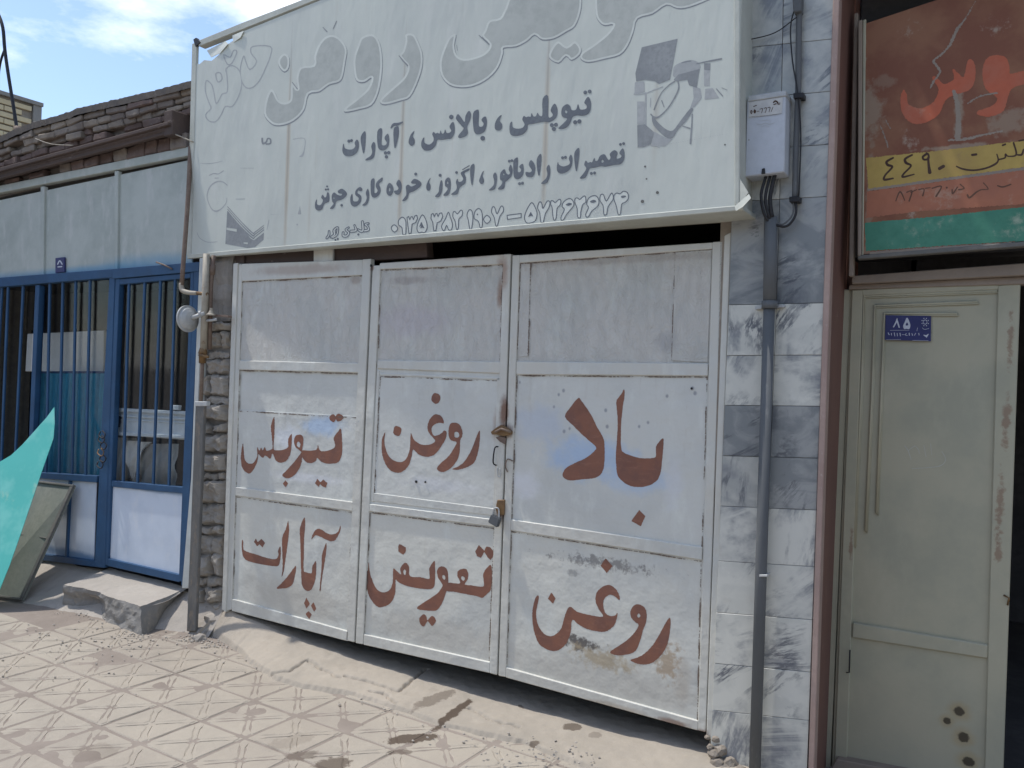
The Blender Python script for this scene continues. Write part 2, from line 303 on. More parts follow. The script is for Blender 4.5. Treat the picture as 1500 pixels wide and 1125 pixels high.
for q, r in (((1480, 500), (0.012, 1, 0.12)), ((1474, 620), (0.016, 1, 0.10)), ((1465, 740), (0.014, 1, 0.14)), ((1462, 810), (0.014, 1, 0.06)), ((1247, 800), (0.008, 1, 0.08))):
    md.mix((0.20, 0.10, 0.06), md.spot(P(*q, DY), tuple(1.1 * v for v in r), 0.7, 34, 1.6), 0.6)
md.bmp(md.noise(5, 4), 0.25, 0.01); md.bmp(md.noise(90), 0.1, 0.002); M['door_green'] = md.done()
M['lintel_tan'] = worn('tan_lintel_paint', (0.30, 0.25, 0.20), (0.24, 0.20, 0.165), 5, (0.15, 0.11, 0.08), (0.62, 0.74), 0.6, 0.7, 0.3).done()
M['dark_room'] = worn('dark_interior_plaster', (0.075, 0.072, 0.07), (0.11, 0.105, 0.10), 3, None, rough=0.9, bump=0.2).done()  # very dark tone shared by the room interiors
M['black'] = worn('black_rubber', (0.018, 0.018, 0.02), (0.028, 0.028, 0.032), 10, None, rough=0.5, bump=0.1).done()
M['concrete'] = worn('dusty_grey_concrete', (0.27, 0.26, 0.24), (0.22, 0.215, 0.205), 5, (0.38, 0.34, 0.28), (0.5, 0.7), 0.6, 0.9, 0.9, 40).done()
M['plaster_rough'] = worn('crumbling_mud_plaster', (0.33, 0.305, 0.27), (0.24, 0.22, 0.195), 8, (0.36, 0.32, 0.27), (0.52, 0.7), 0.6, 0.95, 1.0, 45).done()
M['stone'] = worn('weathered_wall_stone', (0.42, 0.39, 0.345), (0.33, 0.30, 0.26), 9, (0.14, 0.11, 0.09), (0.58, 0.72), 0.6, 0.95, 1.0, 50, rnd=(0.29, 0.265, 0.23)).done()
M['brick_old'] = worn('weathered_grey_brown_brick', (0.32, 0.27, 0.215), (0.19, 0.16, 0.135), 9, (0.12, 0.10, 0.09), (0.56, 0.7), 0.7, 0.95, 1.0, 60, rnd=(0.13, 0.11, 0.105)).done()
M['brick_red'] = worn('old_reddish_brick', (0.19, 0.135, 0.115), (0.13, 0.10, 0.09), 9, (0.28, 0.23, 0.18), (0.56, 0.7), 0.6, 0.95, 0.8, 60, rnd=(0.10, 0.07, 0.06)).done()
M['brick_yellow'] = worn('pale_yellow_brick', (0.62, 0.53, 0.34), (0.55, 0.46, 0.30), 4, (0.40, 0.33, 0.24), (0.6, 0.75), 0.5, 0.85, 0.4, 30, rnd=(0.54, 0.45, 0.29)).done()
M['beam'] = worn('rusty_brown_steel_beam', (0.105, 0.075, 0.063), (0.08, 0.06, 0.052), 8, (0.33, 0.27, 0.22), (0.6, 0.72), 0.6, 0.75, 0.4, stretch=(0.4, 1, 1)).done()
M['mud'] = worn('mud_roof_edge', (0.20, 0.175, 0.15), (0.14, 0.13, 0.125), 8, (0.33, 0.29, 0.24), (0.55, 0.7), 0.6, 0.95, 1.0, 40).done()
mt = Mat('scuffed_turquoise_sheet', (0.10, 0.50, 0.44), 0.45, 0, 0.4)
mt.mix((0.20, 0.60, 0.53), mt.ramp(mt.noise(3, 4, 0.6, (1, 1, 1)), 0.45, 0.6), 0.8)
mt.mix((0.60, 0.60, 0.36), mt.spot(G(10, 705, 0.55), (0.14, 0.3, 0.16), 0.5, 6, 0.4), 0.9); mt.mix((0.42, 0.60, 0.46), mt.ramp(mt.noise(3.4, 6, 0.6, (1, 1, 0.7)), 0.58, 0.66), 0.75)
mt.mix((0.25, 0.3, 0.3), mt.ramp(mt.noise(20, 8, 0.8), 0.68, 0.74), 0.6); M['teal'] = mt.done()
M['board'] = worn('grey_green_dusty_board', (0.19, 0.205, 0.18), (0.24, 0.25, 0.215), 5, (0.33, 0.31, 0.26), (0.6, 0.75), 0.5, 0.7, 0.3).done()
M['board_edge'] = worn('grey_board_edge', (0.13, 0.13, 0.12), (0.18, 0.17, 0.15), 8, None, rough=0.6, bump=0.2).done()
M['white_metal'] = worn('white_truck_reflection', (0.82, 0.83, 0.84), (0.76, 0.77, 0.78), 5, (0.4, 0.38, 0.35), (0.64, 0.76), 0.5, 0.4, 0.05).done()  # this and the next three colour the built street reflections
M['white_plain'] = worn('off_white_reflection', (0.78, 0.73, 0.68), (0.74, 0.69, 0.64), 5, None, rough=0.7, bump=0.05).done()
M['reflected_curtain'] = worn('teal_blue_reflection', (0.05, 0.25, 0.38), (0.07, 0.31, 0.43), 3, None, rough=0.8, bump=0.1).done()
M['cloth'] = worn('grey_beige_reflection', (0.42, 0.40, 0.37), (0.30, 0.29, 0.28), 5, None, rough=0.9, bump=0.3).done()
M['plate_blue'] = worn('number_plate_blue', (0.04, 0.045, 0.15), (0.032, 0.038, 0.12), 9, (0.09, 0.10, 0.20), (0.62, 0.7), 0.5, 0.35, 0.05).done()
M['plate_white'] = worn('number_plate_white', (0.55, 0.58, 0.66), (0.48, 0.52, 0.60), 20, None, rough=0.4, bump=0.03).done()
M['chalk'] = worn('white_chalk', (0.50, 0.52, 0.47), (0.42, 0.44, 0.40), 30, None, rough=0.9, bump=0.05).done()
M['meter'] = worn('pale_blue_grey_meter_box', (0.50, 0.53, 0.57), (0.45, 0.48, 0.53), 4, (0.3, 0.3, 0.3), (0.68, 0.76), 0.5, 0.45, 0.08).done()
M['sticker'] = worn('worn_white_sticker', (0.55, 0.55, 0.53), (0.46, 0.46, 0.45), 20, (0.2, 0.2, 0.2), (0.62, 0.7), 0.6, 0.6, 0.1).done()
# the neighbour's painted sign
mr = Mat('peeling_brown_red_sign_paint', (0.19, 0.070, 0.037), 0.55, 0, 0.35)
RY = 0.22
mr.mix((0.25, 0.115, 0.06), mr.ramp(mr.noise(4, 6, 0.6), 0.42, 0.66)); mr.mix((0.38, 0.31, 0.24), mr.ramp(mr.noise(5.5, 9, 0.72, (1.2, 1, 1)), 0.60, 0.70), 0.75)
for q, r, a in (((1275, 165), (0.05, 1, 0.10), 0.8), ((1262, 100), (0.012, 1, 0.5), 0.8), ((1272, 330), (0.012, 1, 0.4), 0.6), ((1400, 215), (0.14, 1, 0.012), 0.85), ((1405, 165), (0.016, 1, 0.10), 0.8), ((1480, 180), (0.07, 1, 0.05), 0.7), ((1290, 120), (0.05, 1, 0.03), 0.4)):
    mr.mix((0.29, 0.22, 0.155), mr.spot(P(*q, RY), tuple(1.25 * v for v in r), 0.6, 24, 1.3), a)
mr.bmp(mr.noise(40), 0.15, 0.003); M['rsign'] = mr.done()
def band(name, c1, c2, c3, t3=(0.55, 0.68)):
    return worn(name, c1, c2, 5, c3, t3, 0.85, 0.5, 0.1, s3=7).done()
M['yellow'] = band('yellow_band_paint', (0.46, 0.33, 0.09), (0.38, 0.26, 0.08), (0.30, 0.205, 0.10), (0.6, 0.75))
M['redband'] = band('faded_red_band_paint', (0.40, 0.155, 0.085), (0.32, 0.13, 0.08), (0.42, 0.28, 0.20))
M['green'] = band('green_band_paint', (0.055, 0.21, 0.14), (0.08, 0.26, 0.18), (0.32, 0.38, 0.29), (0.52, 0.66))
M['redletter'] = band('orange_red_letter_paint', (0.47, 0.115, 0.055), (0.40, 0.13, 0.075), (0.42, 0.25, 0.17), (0.6, 0.72))
M['inkbrown'] = worn('dark_brown_lettering', (0.06, 0.03, 0.02), (0.08, 0.045, 0.03), 20, None, rough=0.6, bump=0.05).done()
M['ink_faded'] = worn('faded_brown_lettering', (0.11, 0.055, 0.035), (0.16, 0.08, 0.05), 20, None, rough=0.6, bump=0.05).done()
mg = bpy.data.materials.new('window_glass'); mg.use_nodes = True
nt = mg.node_tree; nt.nodes.remove(nt.nodes['Principled BSDF'])
tr = nt.nodes.new('ShaderNodeBsdfTransparent'); tr.inputs[0].default_value = (0.86, 0.89, 0.90, 1); gl = nt.nodes.new('ShaderNodeBsdfGlossy'); gl.inputs['Roughness'].default_value = 0.06
lw = nt.nodes.new('ShaderNodeLayerWeight'); lw.inputs[0].default_value = 0.5; fr = nt.nodes.new('ShaderNodeMapRange'); fr.inputs['From Min'].default_value = 0.2; fr.inputs['From Max'].default_value = 1.0; fr.inputs['To Min'].default_value = 0.015; fr.inputs['To Max'].default_value = 0.07; nt.links.new(lw.outputs['Facing'], fr.inputs['Value']); mx = nt.nodes.new('ShaderNodeMixShader')
nt.links.new(fr.outputs[0], mx.inputs[0]); nt.links.new(tr.outputs[0], mx.inputs[1]); nt.links.new(gl.outputs[0], mx.inputs[2]); nt.links.new(mx.outputs[0], nt.nodes['Material Output'].inputs[0]); M['glass'] = mg

# ground materials, with the oil stains where they lie
def ground_mat(name, c1, c2, c3, rnd=None, stains=True, bump=0.5):
    m = Mat(name, c1, 0.92, 0, 0.2)
    m.mix(c2, m.ramp(m.noise(1.6, 6, 0.65), 0.36, 0.66)); m.mix(c3, m.ramp(m.noise(9, 8, 0.7), 0.5, 0.75), 0.6)
    if rnd: m.mix(rnd, m.rand(), 0.35)
    m.mix((0.17, 0.14, 0.11), m.ramp(m.noise(45, 5, 0.8), 0.70, 0.76), 0.5)
    m.mix(tuple(0.7 * v for v in c1), m.ramp(m.noise(3.2, 8, 0.72), 0.56, 0.74), 0.55)
    if stains:
        A = (0.085, 0.062, 0.045)
        for (x0, y0, x1, y1, w, a) in ((690, 1022, 636, 1060, 0.030, 0.95), (636, 1062, 570, 1076, 0.050, 0.9), (600, 1084, 570, 1090, 0.03, 0.6), (660, 1012, 610, 1035, 0.050, 0.55),
                                       (500, 1098, 470, 1118, 0.07, 0.75), (455, 1088, 425, 1100, 0.05, 0.55), (845, 1062, 830, 1068, 0.035, 0.75), (787, 1078, 780, 1084, 0.02, 0.75), (765, 1036, 760, 1038, 0.016, 0.6), (875, 1072, 870, 1080, 0.03, 0.35), (450, 1062, 400, 1085, 0.06, 0.2), (150, 1080, 130, 1095, 0.1, 0.25)):
            p = G(x0, y0, 0.05); q = G(x1, y1, 0.03); mid = (p + q) / 2; d = q - p
            ang = math.atan2(d.y, d.x); L = d.length / 2 + w * 0.6
            mp = m.n.new('ShaderNodeVectorRotate'); mp.rotation_type = 'Z_AXIS'; mp.inputs['Center'].default_value = mid; mp.inputs['Angle'].default_value = -ang
            m.l.new(m.pos, mp.inputs['Vector']); old = m.pos; m.pos = mp.outputs[0]
            inv = (1 / L, 1 / w, 1.5); v = m.vec(inv, tuple(-mid[i] * inv[i] for i in range(3)))
            ln = m.n.new('ShaderNodeVectorMath'); ln.operation = 'LENGTH'; m.l.new(v, ln.inputs[0]); m.pos = old
            nn = m.math('MULTIPLY', m.math('SUBTRACT', m.noise(16, 7, 0.72), 0.5), 1.9)
            m.mix(A, m.ramp(m.math('ADD', ln.outputs['Value'], nn), 1.0, 0.72), a)
    m.bmp(m.noise(14, 7, 0.7), bump, 0.012); m.bmp(m.noise(160, 4, 0.7), 0.3, 0.002)
    return m.done()
M['tile'] = ground_mat('dusty_paving_tile', (0.385, 0.345, 0.285), (0.325, 0.29, 0.245), (0.42, 0.375, 0.31), rnd=(0.34, 0.295, 0.24))
M['ramp'] = ground_mat('dusty_ramp_concrete', (0.385, 0.34, 0.28), (0.33, 0.295, 0.245), (0.43, 0.38, 0.315))
M['dust'] = ground_mat('brown_joint_dust', (0.235, 0.20, 0.17), (0.28, 0.24, 0.205), (0.33, 0.285, 0.245), bump=0.3)
M['sand'] = ground_mat('dusty_ground', (0.31, 0.27, 0.23), (0.27, 0.235, 0.20), (0.37, 0.325, 0.28), stains=False)
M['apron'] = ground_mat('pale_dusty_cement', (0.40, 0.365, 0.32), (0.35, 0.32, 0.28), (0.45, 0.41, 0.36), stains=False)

# ------------------------------------------------------------------ painted / printed shapes: signed distance on a grid -> flat mesh
def smooth_poly(pts, sub=4, closed=True):
    n = len(pts); out = []
    rng = range(n) if closed else range(n - 1)
    for i in rng:
        if closed: p0, p1, p2, p3 = pts[i - 1], pts[i], pts[(i + 1) % n], pts[(i + 2) % n]
        else: p0, p1, p2, p3 = pts[max(i - 1, 0)], pts[i], pts[i + 1], pts[min(i + 2, n - 1)]
        for k in range(sub):
            t = k / sub
            out.append(tuple(0.5 * (2 * b + (c - a) * t + (2 * a - 5 * b + 4 * c - d) * t * t + (3 * b - a - 3 * c + d) * t ** 3) * 1.0 for a, b, c, d in zip(p0, p1, p2, p3)))
    if not closed: out.append(tuple(pts[-1]))
    return np.array(out, float)
def sd_poly(X, Y, q):
    d = np.full(X.shape, 1e9); inside = np.zeros(X.shape, bool); n = len(q)
    for i in range(n):
        ax, ay = q[i]; bx, by = q[(i + 1) % n]
        ex, ey = bx - ax, by - ay; L = ex * ex + ey * ey + 1e-12
        t = np.clip(((X - ax) * ex + (Y - ay) * ey) / L, 0, 1)
        d = np.minimum(d, (X - ax - t * ex) ** 2 + (Y - ay - t * ey) ** 2)
        if ay != by:
            c = ((ay > Y) != (by > Y)) & (X < (bx - ax) * (Y - ay) / (by - ay) + ax); inside ^= c
    return np.where(inside, -1, 1) * np.sqrt(d)
def sd_stroke(X, Y, q):
    d = np.full(X.shape, 1e9)
    if len(q) == 1: return np.hypot(X - q[0][0], Y - q[0][1]) - q[0][2]
    for (ax, ay, ar), (bx, by, br) in zip(q[:-1], q[1:]):
        ex, ey = bx - ax, by - ay; L = ex * ex + ey * ey + 1e-12
        t = np.clip(((X - ax) * ex + (Y - ay) * ey) / L, 0, 1)
        d = np.minimum(d, np.hypot(X - ax - t * ex, Y - ay - t * ey) - (ar + t * (br - ar)))
    return d
def glyph(name, shapes, place, mat, parent, mode='fill', w=0.6, grow=0.0, shift=(0, 0), step=0.7, rough=0.0, sm=True, inset=0.0):
    """shapes: (x0, y0, scale, [(op, points)]) with op p = filled outline, h = hole, s = brush stroke (x, y, r), q = sharp outline"""
    items = []
    for x0, y0, s, ops in shapes:
        for op, pts in ops:
            if op == 's':
                a = np.array([(x0 + p[0] / s, y0 + p[1] / s, p[2] / s) for p in pts])
                if len(pts) > 2: a = smooth_poly([tuple(v) for v in a], 4, False)
            else:
                a = [(x0 + p[0] / s, y0 + p[1] / s) for p in pts]
                a = smooth_poly(a, 3) if (sm and op != 'q') else np.array(a)
            items.append((op, a))
    allp = np.concatenate([a[:, :2] for _, a in items]); pad = 4 + abs(grow) + max([0] + [a[:, 2].max() for o, a in items if o == 's'])
    x = np.arange(allp[:, 0].min() - pad, allp[:, 0].max() + pad, step); y = np.arange(allp[:, 1].min() - pad, allp[:, 1].max() + pad, step)
    X, Y = np.meshgrid(x, y); F = np.full(X.shape, 1e9)
    for op, a in items:
        mx = 6 + abs(grow) + (a[:, 2].max() if op == 's' else 0)
        i0 = np.searchsorted(x, a[:, 0].min() - mx); i1 = np.searchsorted(x, a[:, 0].max() + mx)
        j0 = np.searchsorted(y, a[:, 1].min() - mx); j1 = np.searchsorted(y, a[:, 1].max() + mx)
        sl = (slice(j0, j1), slice(i0, i1)); xs, ys = X[sl], Y[sl]
        if op == 's': F[sl] = np.minimum(F[sl], sd_stroke(xs, ys, a))
        elif op == 'h': F[sl] = np.maximum(F[sl], -sd_poly(xs, ys, a))
        else: F[sl] = np.minimum(F[sl], sd_poly(xs, ys, a))
    F = F - grow
    if mode == 'line': F = np.abs(F) - w
    if rough:
        rr = np.random.RandomState(3).rand(*[d // 3 + 2 for d in F.shape]); k = np.kron(rr, np.ones((3, 3)))[:F.shape[0], :F.shape[1]]
        F = F + (k - 0.5) * rough
    ins = F < 0; vid = {}; V = []; Fc = []
    def node(j, i):
        if (j, i) not in vid: vid[(j, i)] = len(V); V.append((x[i], y[j]))
        return vid[(j, i)]
    def cut(j0, i0, j1, i1):
        k = (j0, i0, j1, i1) if (j0, i0) < (j1, i1) else (j1, i1, j0, i0)
        if k not in vid:
            a, b = F[k[0], k[1]], F[k[2], k[3]]; a = max(min(a, 8), -8); b = max(min(b, 8), -8); t = a / (a - b)
            vid[k] = len(V); V.append((x[k[1]] + t * (x[k[3]] - x[k[1]]), y[k[0]] + t * (y[k[2]] - y[k[0]])))
        return vid[k]
    cnt = ins[:-1, :-1].astype(int) + ins[1:, :-1] + ins[:-1, 1:] + ins[1:, 1:]
    for j in range(cnt.shape[0]):
        row = cnt[j]; full = np.flatnonzero(row == 4)
        if len(full):
            for run in np.split(full, np.flatnonzero(np.diff(full) != 1) + 1):
                a, b = int(run[0]), int(run[-1]) + 1; Fc.append((node(j, a), node(j, b), node(j + 1, b), node(j + 1, a)))
        for i in np.flatnonzero((row > 0) & (row < 4)):
            i = int(i); cs = [(j, i), (j, i + 1), (j + 1, i + 1), (j + 1, i)]; poly = []
            for k in range(4):
                a, b = cs[k], cs[(k + 1) % 4]
                if ins[a]: poly.append(node(*a))
                if ins[a] != ins[b]: poly.append(cut(*a, *b))
            if len(poly) > 2: Fc.append(tuple(poly))
    me = bpy.data.meshes.new(name)
    me.from_pydata([tuple(place(px + shift[0], py + shift[1])) for px, py in V], [], Fc); me.update()
    return link(name, me, mat, parent)

# ------------------------------------------------------------------ the setting: ground, pavement, ramp
me = bpy.data.meshes.new('ground')
me.from_pydata([(-400, -400, -0.02), (400, -400, -0.02), (400, 400, -0.02), (-400, 400, -0.02)], [], [(0, 1, 2, 3)])
tag(link('ground', me, M['sand']), kind='structure')

# paving tiles: a plate with four raised lobes each, laid in a grid almost parallel to the shop front
TS = 0.298
def tile_mesh():
    bm = bmesh.new(); h = TS / 2 - 0.004
    def slab(pts, z0, z1, inset):
        n = len(pts); cx = sum(p[0] for p in pts) / n; cy = sum(p[1] for p in pts) / n
        a = [bm.verts.new((x, y, z0)) for x, y in pts]
        b = [bm.verts.new((x - (x - cx) * inset, y - (y - cy) * inset, z1)) for x, y in pts]
        bm.faces.new(b)
        for i in range(n): bm.faces.new((a[i], a[(i + 1) % n], b[(i + 1) % n], b[i]))
    slab([(-h, -h), (h, -h), (h, h), (-h, h)], -0.03, 0.0, 0.02)
    def raised(pts, z1, w=0.0075):
        pts = [Vector((x, y, 0)) for x, y in pts]; n = len(pts); c = sum(pts, Vector()) / n
        a = [bm.verts.new((p.x, p.y, -0.001)) for p in pts]; b = []
        for i, p in enumerate(pts):
            d = (c - p); q = p + d.normalized() * min(w * 1.3, d.length * 0.4); b.append(bm.verts.new((q.x, q.y, z1)))
        bm.faces.new(b)
        for i in range(n): bm.faces.new((a[i], a[(i + 1) % n], b[(i + 1) % n], b[i]))
    lobe = [(-.355, -.478), (.355, -.478), (.37, -.455), (.335, -.40), (.195, -.258), (.105, -.135), (.05, -.085), (-.05, -.085), (-.105, -.135), (-.195, -.258), (-.335, -.40), (-.37, -.455)]
    arm = [(0.02, 0.0), (0.066, 0.034), (0.23, 0.030), (0.40, 0.036), (0.56, 0.075), (0.60, 0.05), (0.64, 0.0), (0.60, -0.05), (0.56, -0.075), (0.40, -0.036), (0.23, -0.030), (0.066, -0.034)]
    for k in range(4):
        c, s = math.cos(k * math.pi / 2), math.sin(k * math.pi / 2)
        raised([((x * c - y * s) * TS, (x * s + y * c) * TS) for x, y in lobe], 0.0034)
        c, s = math.cos(k * math.pi / 2 + math.pi / 4), math.sin(k * math.pi / 2 + math.pi / 4)
        raised([((x * c - y * s) * TS, (x * s + y * c) * TS) for x, y in arm], 0.0031, 0.0055)
    bmesh.ops.recalc_face_normals(bm, faces=bm.faces)
    me = bpy.data.meshes.new('paving_tile'); bm.to_mesh(me); bm.free(); me.materials.append(M['tile']); return me
tme = tile_mesh(); rt = random.Random(3)
pav = thing('pavement', None, None); tag(pav, kind='structure')
g0 = G(312, 1006); ga = rad(-1.6); ux = Vector((math.cos(ga), math.sin(ga), 0)); uy = Vector((-math.sin(ga), math.cos(ga), 0))
RAMP = [(286, 936), (304, 931), (322, 941), (345, 955), (362, 972), (398, 997), (440, 1010), (498, 1018), (540, 1030), (590, 1046), (640, 1065), (700, 1080), (760, 1091), (845, 1125), (930, 1150), (1010, 1180), (1100, 1215)]
redge = [G(*q) for q in RAMP]
def edge_y(X):
    for a, b in zip(redge[:-1], redge[1:]):
        if a.x <= X <= b.x: return a.y + (b.y - a.y) * (X - a.x) / (b.x - a.x)
    return redge[0].y if X < redge[0].x else redge[-1].y
for i in range(-14, 17):
    for j in range(-6, 3):
        c = g0 + ux * (i + 0.5) * TS + uy * (j + 0.5) * TS
        if c.y - TS * 0.45 > -0.16 or (c.x > redge[0].x and c.y - TS * 0.5 > edge_y(c.x)): continue
        if c.x < -6.9 or (c.x < -4.9 and c.y > -0.55): continue
        o = bpy.data.objects.new('paving_tile', tme); C.objects.link(o); o.parent = pav
        o.location = c + Vector((0, 0, rt.uniform(-0.004, 0.001))); o.rotation_euler = (rt.uniform(-.007, .007), rt.uniform(-.007, .007), ga + rt.choice((0, 1)) * math.pi / 2 + rt.uniform(-.006, .006))

bm = bmesh.new(); grid = []
for i in range(430):
    col = []
    for j in range(120):
        X, Y = -7.0 + i * 0.02, -2.45 + j * 0.02
        col.append(bm.verts.new((X, Y, -0.0012 + 0.0042 * mnoise.noise((X * 2.3, Y * 2.3, 0)) + 0.003 * mnoise.noise((X * 9, Y * 9, 3)) + (0.010 * max(0, (Y + 0.42) / 0.42) ** 2))))
    grid.append(col)
for a, b in zip(grid[:-1], grid[1:]):
    for j in range(119): bm.faces.new((a[j], b[j], b[j + 1], a[j + 1]))
tag(obj('dust_layer', bm, M['dust'], smooth=True), kind='stuff')
CR = [[(304, 932), (322, 944), (345, 955)], [(398, 986), (425, 986), (450, 976), (470, 986), (497, 997)], [(540, 1014), (560, 1017), (580, 1030)], [(640, 1064), (675, 1074), (700, 1084), (760, 1092), (800, 1108), (845, 1122)], [(625, 990), (585, 1016)], [(585, 1016), (545, 1004), (505, 996)], [(690, 1040), (720, 1058), (760, 1068)]]
CR = [[G(x, y, 0.02) for x, y in c] for c in CR]
bm = bmesh.new(); NX, NY = 640, 110; grid = []
Xa, Xb = redge[0].x, redge[-1].x
xs = np.linspace(Xa, Xb, NX)
for i in range(NX):
    X = xs[i]; y0 = edge_y(X) + 0.012 * mnoise.noise((X * 9, 0, 0)) + 0.008 * mnoise.noise((X * 37, 3, 0)); y1 = 0.42; col = []
    dz = [(c, a, b) for c in CR for a, b in zip(c[:-1], c[1:]) if min(a.x, b.x) - .03 < X < max(a.x, b.x) + .03]
    for j in range(NY):
        t = (j / (NY - 1)) ** 1.3; y = y0 + (y1 - y0) * t; s = min(1, t * 26)
        k = max(0.0, min(1.0, (y - y0) / (0.0 - y0 + 0.02)))
        ztop = float(np.interp(X, [-4.3, -3.95, -3.5, -3.0, -2.2, -1.4, -0.9], [0.05, 0.135, 0.085, 0.05, 0.030, 0.030, 0.055]))
        z = 0.016 * s + ztop * (k ** 0.9) + 0.006 * mnoise.noise((X * 5, y * 5, 0)) + 0.003 * mnoise.noise((X * 22, y * 22, 1)) - 0.012 * (1 - s)
        for c, a, b in dz:
            px, py = X + 0.012 * mnoise.noise((X * 30, y * 30, 5)), y + 0.014 * mnoise.noise((X * 26, y * 26, 9))
            ex, ey = b.x - a.x, b.y - a.y; u = max(0, min(1, ((px - a.x) * ex + (py - a.y) * ey) / (ex * ex + ey * ey)))
            d = math.hypot(px - a.x - u * ex, py - a.y - u * ey); z -= 0.020 * math.exp(-(d / 0.0075) ** 2)
        col.append(bm.verts.new((X, y, z)))
    grid.append(col)
for a, b in zip(grid[:-1], grid[1:]):
    for j in range(NY - 1): bm.faces.new((a[j], b[j], b[j + 1], a[j + 1]))
tag(obj('ramp', bm, M['ramp'], smooth=True), kind='structure')

# dusty cement apron in front of the blue shop, sloping up to its sill
bm = bmesh.new(); grid = []
ap = [(-9.5, -0.42), (-6.6, -0.36), (-5.9, -0.36), (-5.3, -0.30), (-4.9, -0.26), (-4.45, -0.20), (-4.2, -0.12), (-4.02, -0.10)]
def ap_y(X):
    for a, b in zip(ap[:-1], ap[1:]):
        if a[0] <= X <= b[0]: return a[1] + (b[1] - a[1]) * (X - a[0]) / (b[0] - a[0])
    return ap[-1][1]
for i in range(300):
    X = -9.5 + 5.5 * i / 299; y0 = ap_y(X) + 0.03 * mnoise.noise((X * 4, 2, 0)); col = []
    for j in range(24):
        t = j / 23; y = y0 + (0.05 - y0) * t
        z = -0.012 + 0.20 * (t ** 1.15) + 0.006 * mnoise.noise((X * 14, y * 14, 2)) + 0.010 * mnoise.noise((X * 6, y * 6, 4)) + 0.005 * mnoise.noise((X * 25, y * 25, 1))
        col.append(bm.verts.new((X, y, z)))
    grid.append(col)
for a, b in zip(grid[:-1], grid[1:]):
    for j in range(23): bm.faces.new((a[j], b[j], b[j + 1], a[j + 1]))
tag(obj('sloping_apron', bm, M['apron'], smooth=True), kind='structure')

# ------------------------------------------------------------------ the garage behind the gate
gb = thing('garage_building', 'dark garage room behind the white lettered gate', 'building', (-2.5, 0.1, 0))
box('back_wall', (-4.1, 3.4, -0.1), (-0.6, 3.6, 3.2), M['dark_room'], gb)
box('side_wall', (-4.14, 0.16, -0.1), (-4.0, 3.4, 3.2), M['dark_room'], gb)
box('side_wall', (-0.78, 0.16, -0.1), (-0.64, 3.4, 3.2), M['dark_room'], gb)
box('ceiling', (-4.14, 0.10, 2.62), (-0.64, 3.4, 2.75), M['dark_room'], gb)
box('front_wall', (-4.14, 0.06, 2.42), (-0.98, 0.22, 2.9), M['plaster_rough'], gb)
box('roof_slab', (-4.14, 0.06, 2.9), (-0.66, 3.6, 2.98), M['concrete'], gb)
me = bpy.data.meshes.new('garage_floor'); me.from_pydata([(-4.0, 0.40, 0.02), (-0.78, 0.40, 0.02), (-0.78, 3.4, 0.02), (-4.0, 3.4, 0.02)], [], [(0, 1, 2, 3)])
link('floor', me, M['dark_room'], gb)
bar('lintel', [(344, 372), (624, 352), (626, 377), (345, 392)], M['beam'], gb, Y=0.035, t=0.06)
bar('lintel', [(344, 345), (1062, 310), (1062, 321), (344, 372)], M['lintel_tan'], gb, Y=0.05, t=0.08)
bar('bracket', [(459, 366), (487, 364), (487, 386), (459, 388)], M['gate_frame'], gb, Y=0.015, t=0.018)
bar('bracket', [(350, 370), (357, 370), (357, 386), (350, 386)], M['beam'], gb, Y=0.02, t=0.015)

# ------------------------------------------------------------------ the gate: its frame and three leaves
gf = thing('gateway', 'pale painted steel jambs on both sides of the lettered gate', 'gate frame', P(345, 893))
bar('jamb', [(341.5, 386), (348, 385), (330.5, 897), (324.5, 893)], M['gate_frame'], gf, Y=-0.008, t=0.05)
bar('jamb', [(1061, 345), (1071, 340), (1044, 1086), (1034.5, 1078)], M['gate_frame'], gf, Y=-0.004, t=0.05)

def leaf(label, loc, group='leaves of the white folding gate'):
    return thing('gate_leaf', label, 'gate leaf', loc, group)
# left leaf
L1 = leaf('narrow white gate leaf next to the rough stone pier', P(331, 893))
PB = 0.010
bar('stile', [(349.5, 387), (354.5, 387), (339, 893), (331.5, 895)], M['gate_frame'], L1, t=0.035)
bar('stile', [(531, 380), (543, 379), (518.5, 941), (507, 938)], M['gate_frame'], L1, t=0.035)
bar('top_rail', [(354, 386.4), (531.3, 380.4), (530.6, 403), (353.6, 412)], M['gate_frame'], L1, t=0.033)
bar('rail', [(350.3, 528), (525.8, 532), (525.2, 546), (349.9, 541.5)], M['gate_frame'], L1, t=0.033)
bar('rail', [(344.6, 713.4), (517.8, 735.4), (517.2, 749), (344.2, 726)], M['gate_frame'], L1, t=0.033)
bar('bottom_rail', [(339.6, 877), (510, 925), (509.3, 939.5), (339, 895)], M['gate_frame'], L1, t=0.033)
bar('upper_panel', [(350, 400), (536, 392), (530, 540), (346, 535)], M['gate_top'], L1, Y=PB, t=0.004)
bar('middle_panel', [(346, 535), (530, 540), (526, 614), (344, 606)], M['gate_mid'], L1, Y=PB + 0.004, t=0.004)
bar('middle_panel', [(345, 600), (527, 610), (520, 742), (339, 720)], M['gate_mid'], L1, Y=PB - 0.001, t=0.004, bevel=0.001)
bar('lower_panel', [(341, 720), (522, 742), (512, 932), (334, 886)], M['gate_low'], L1, Y=PB, t=0.004)
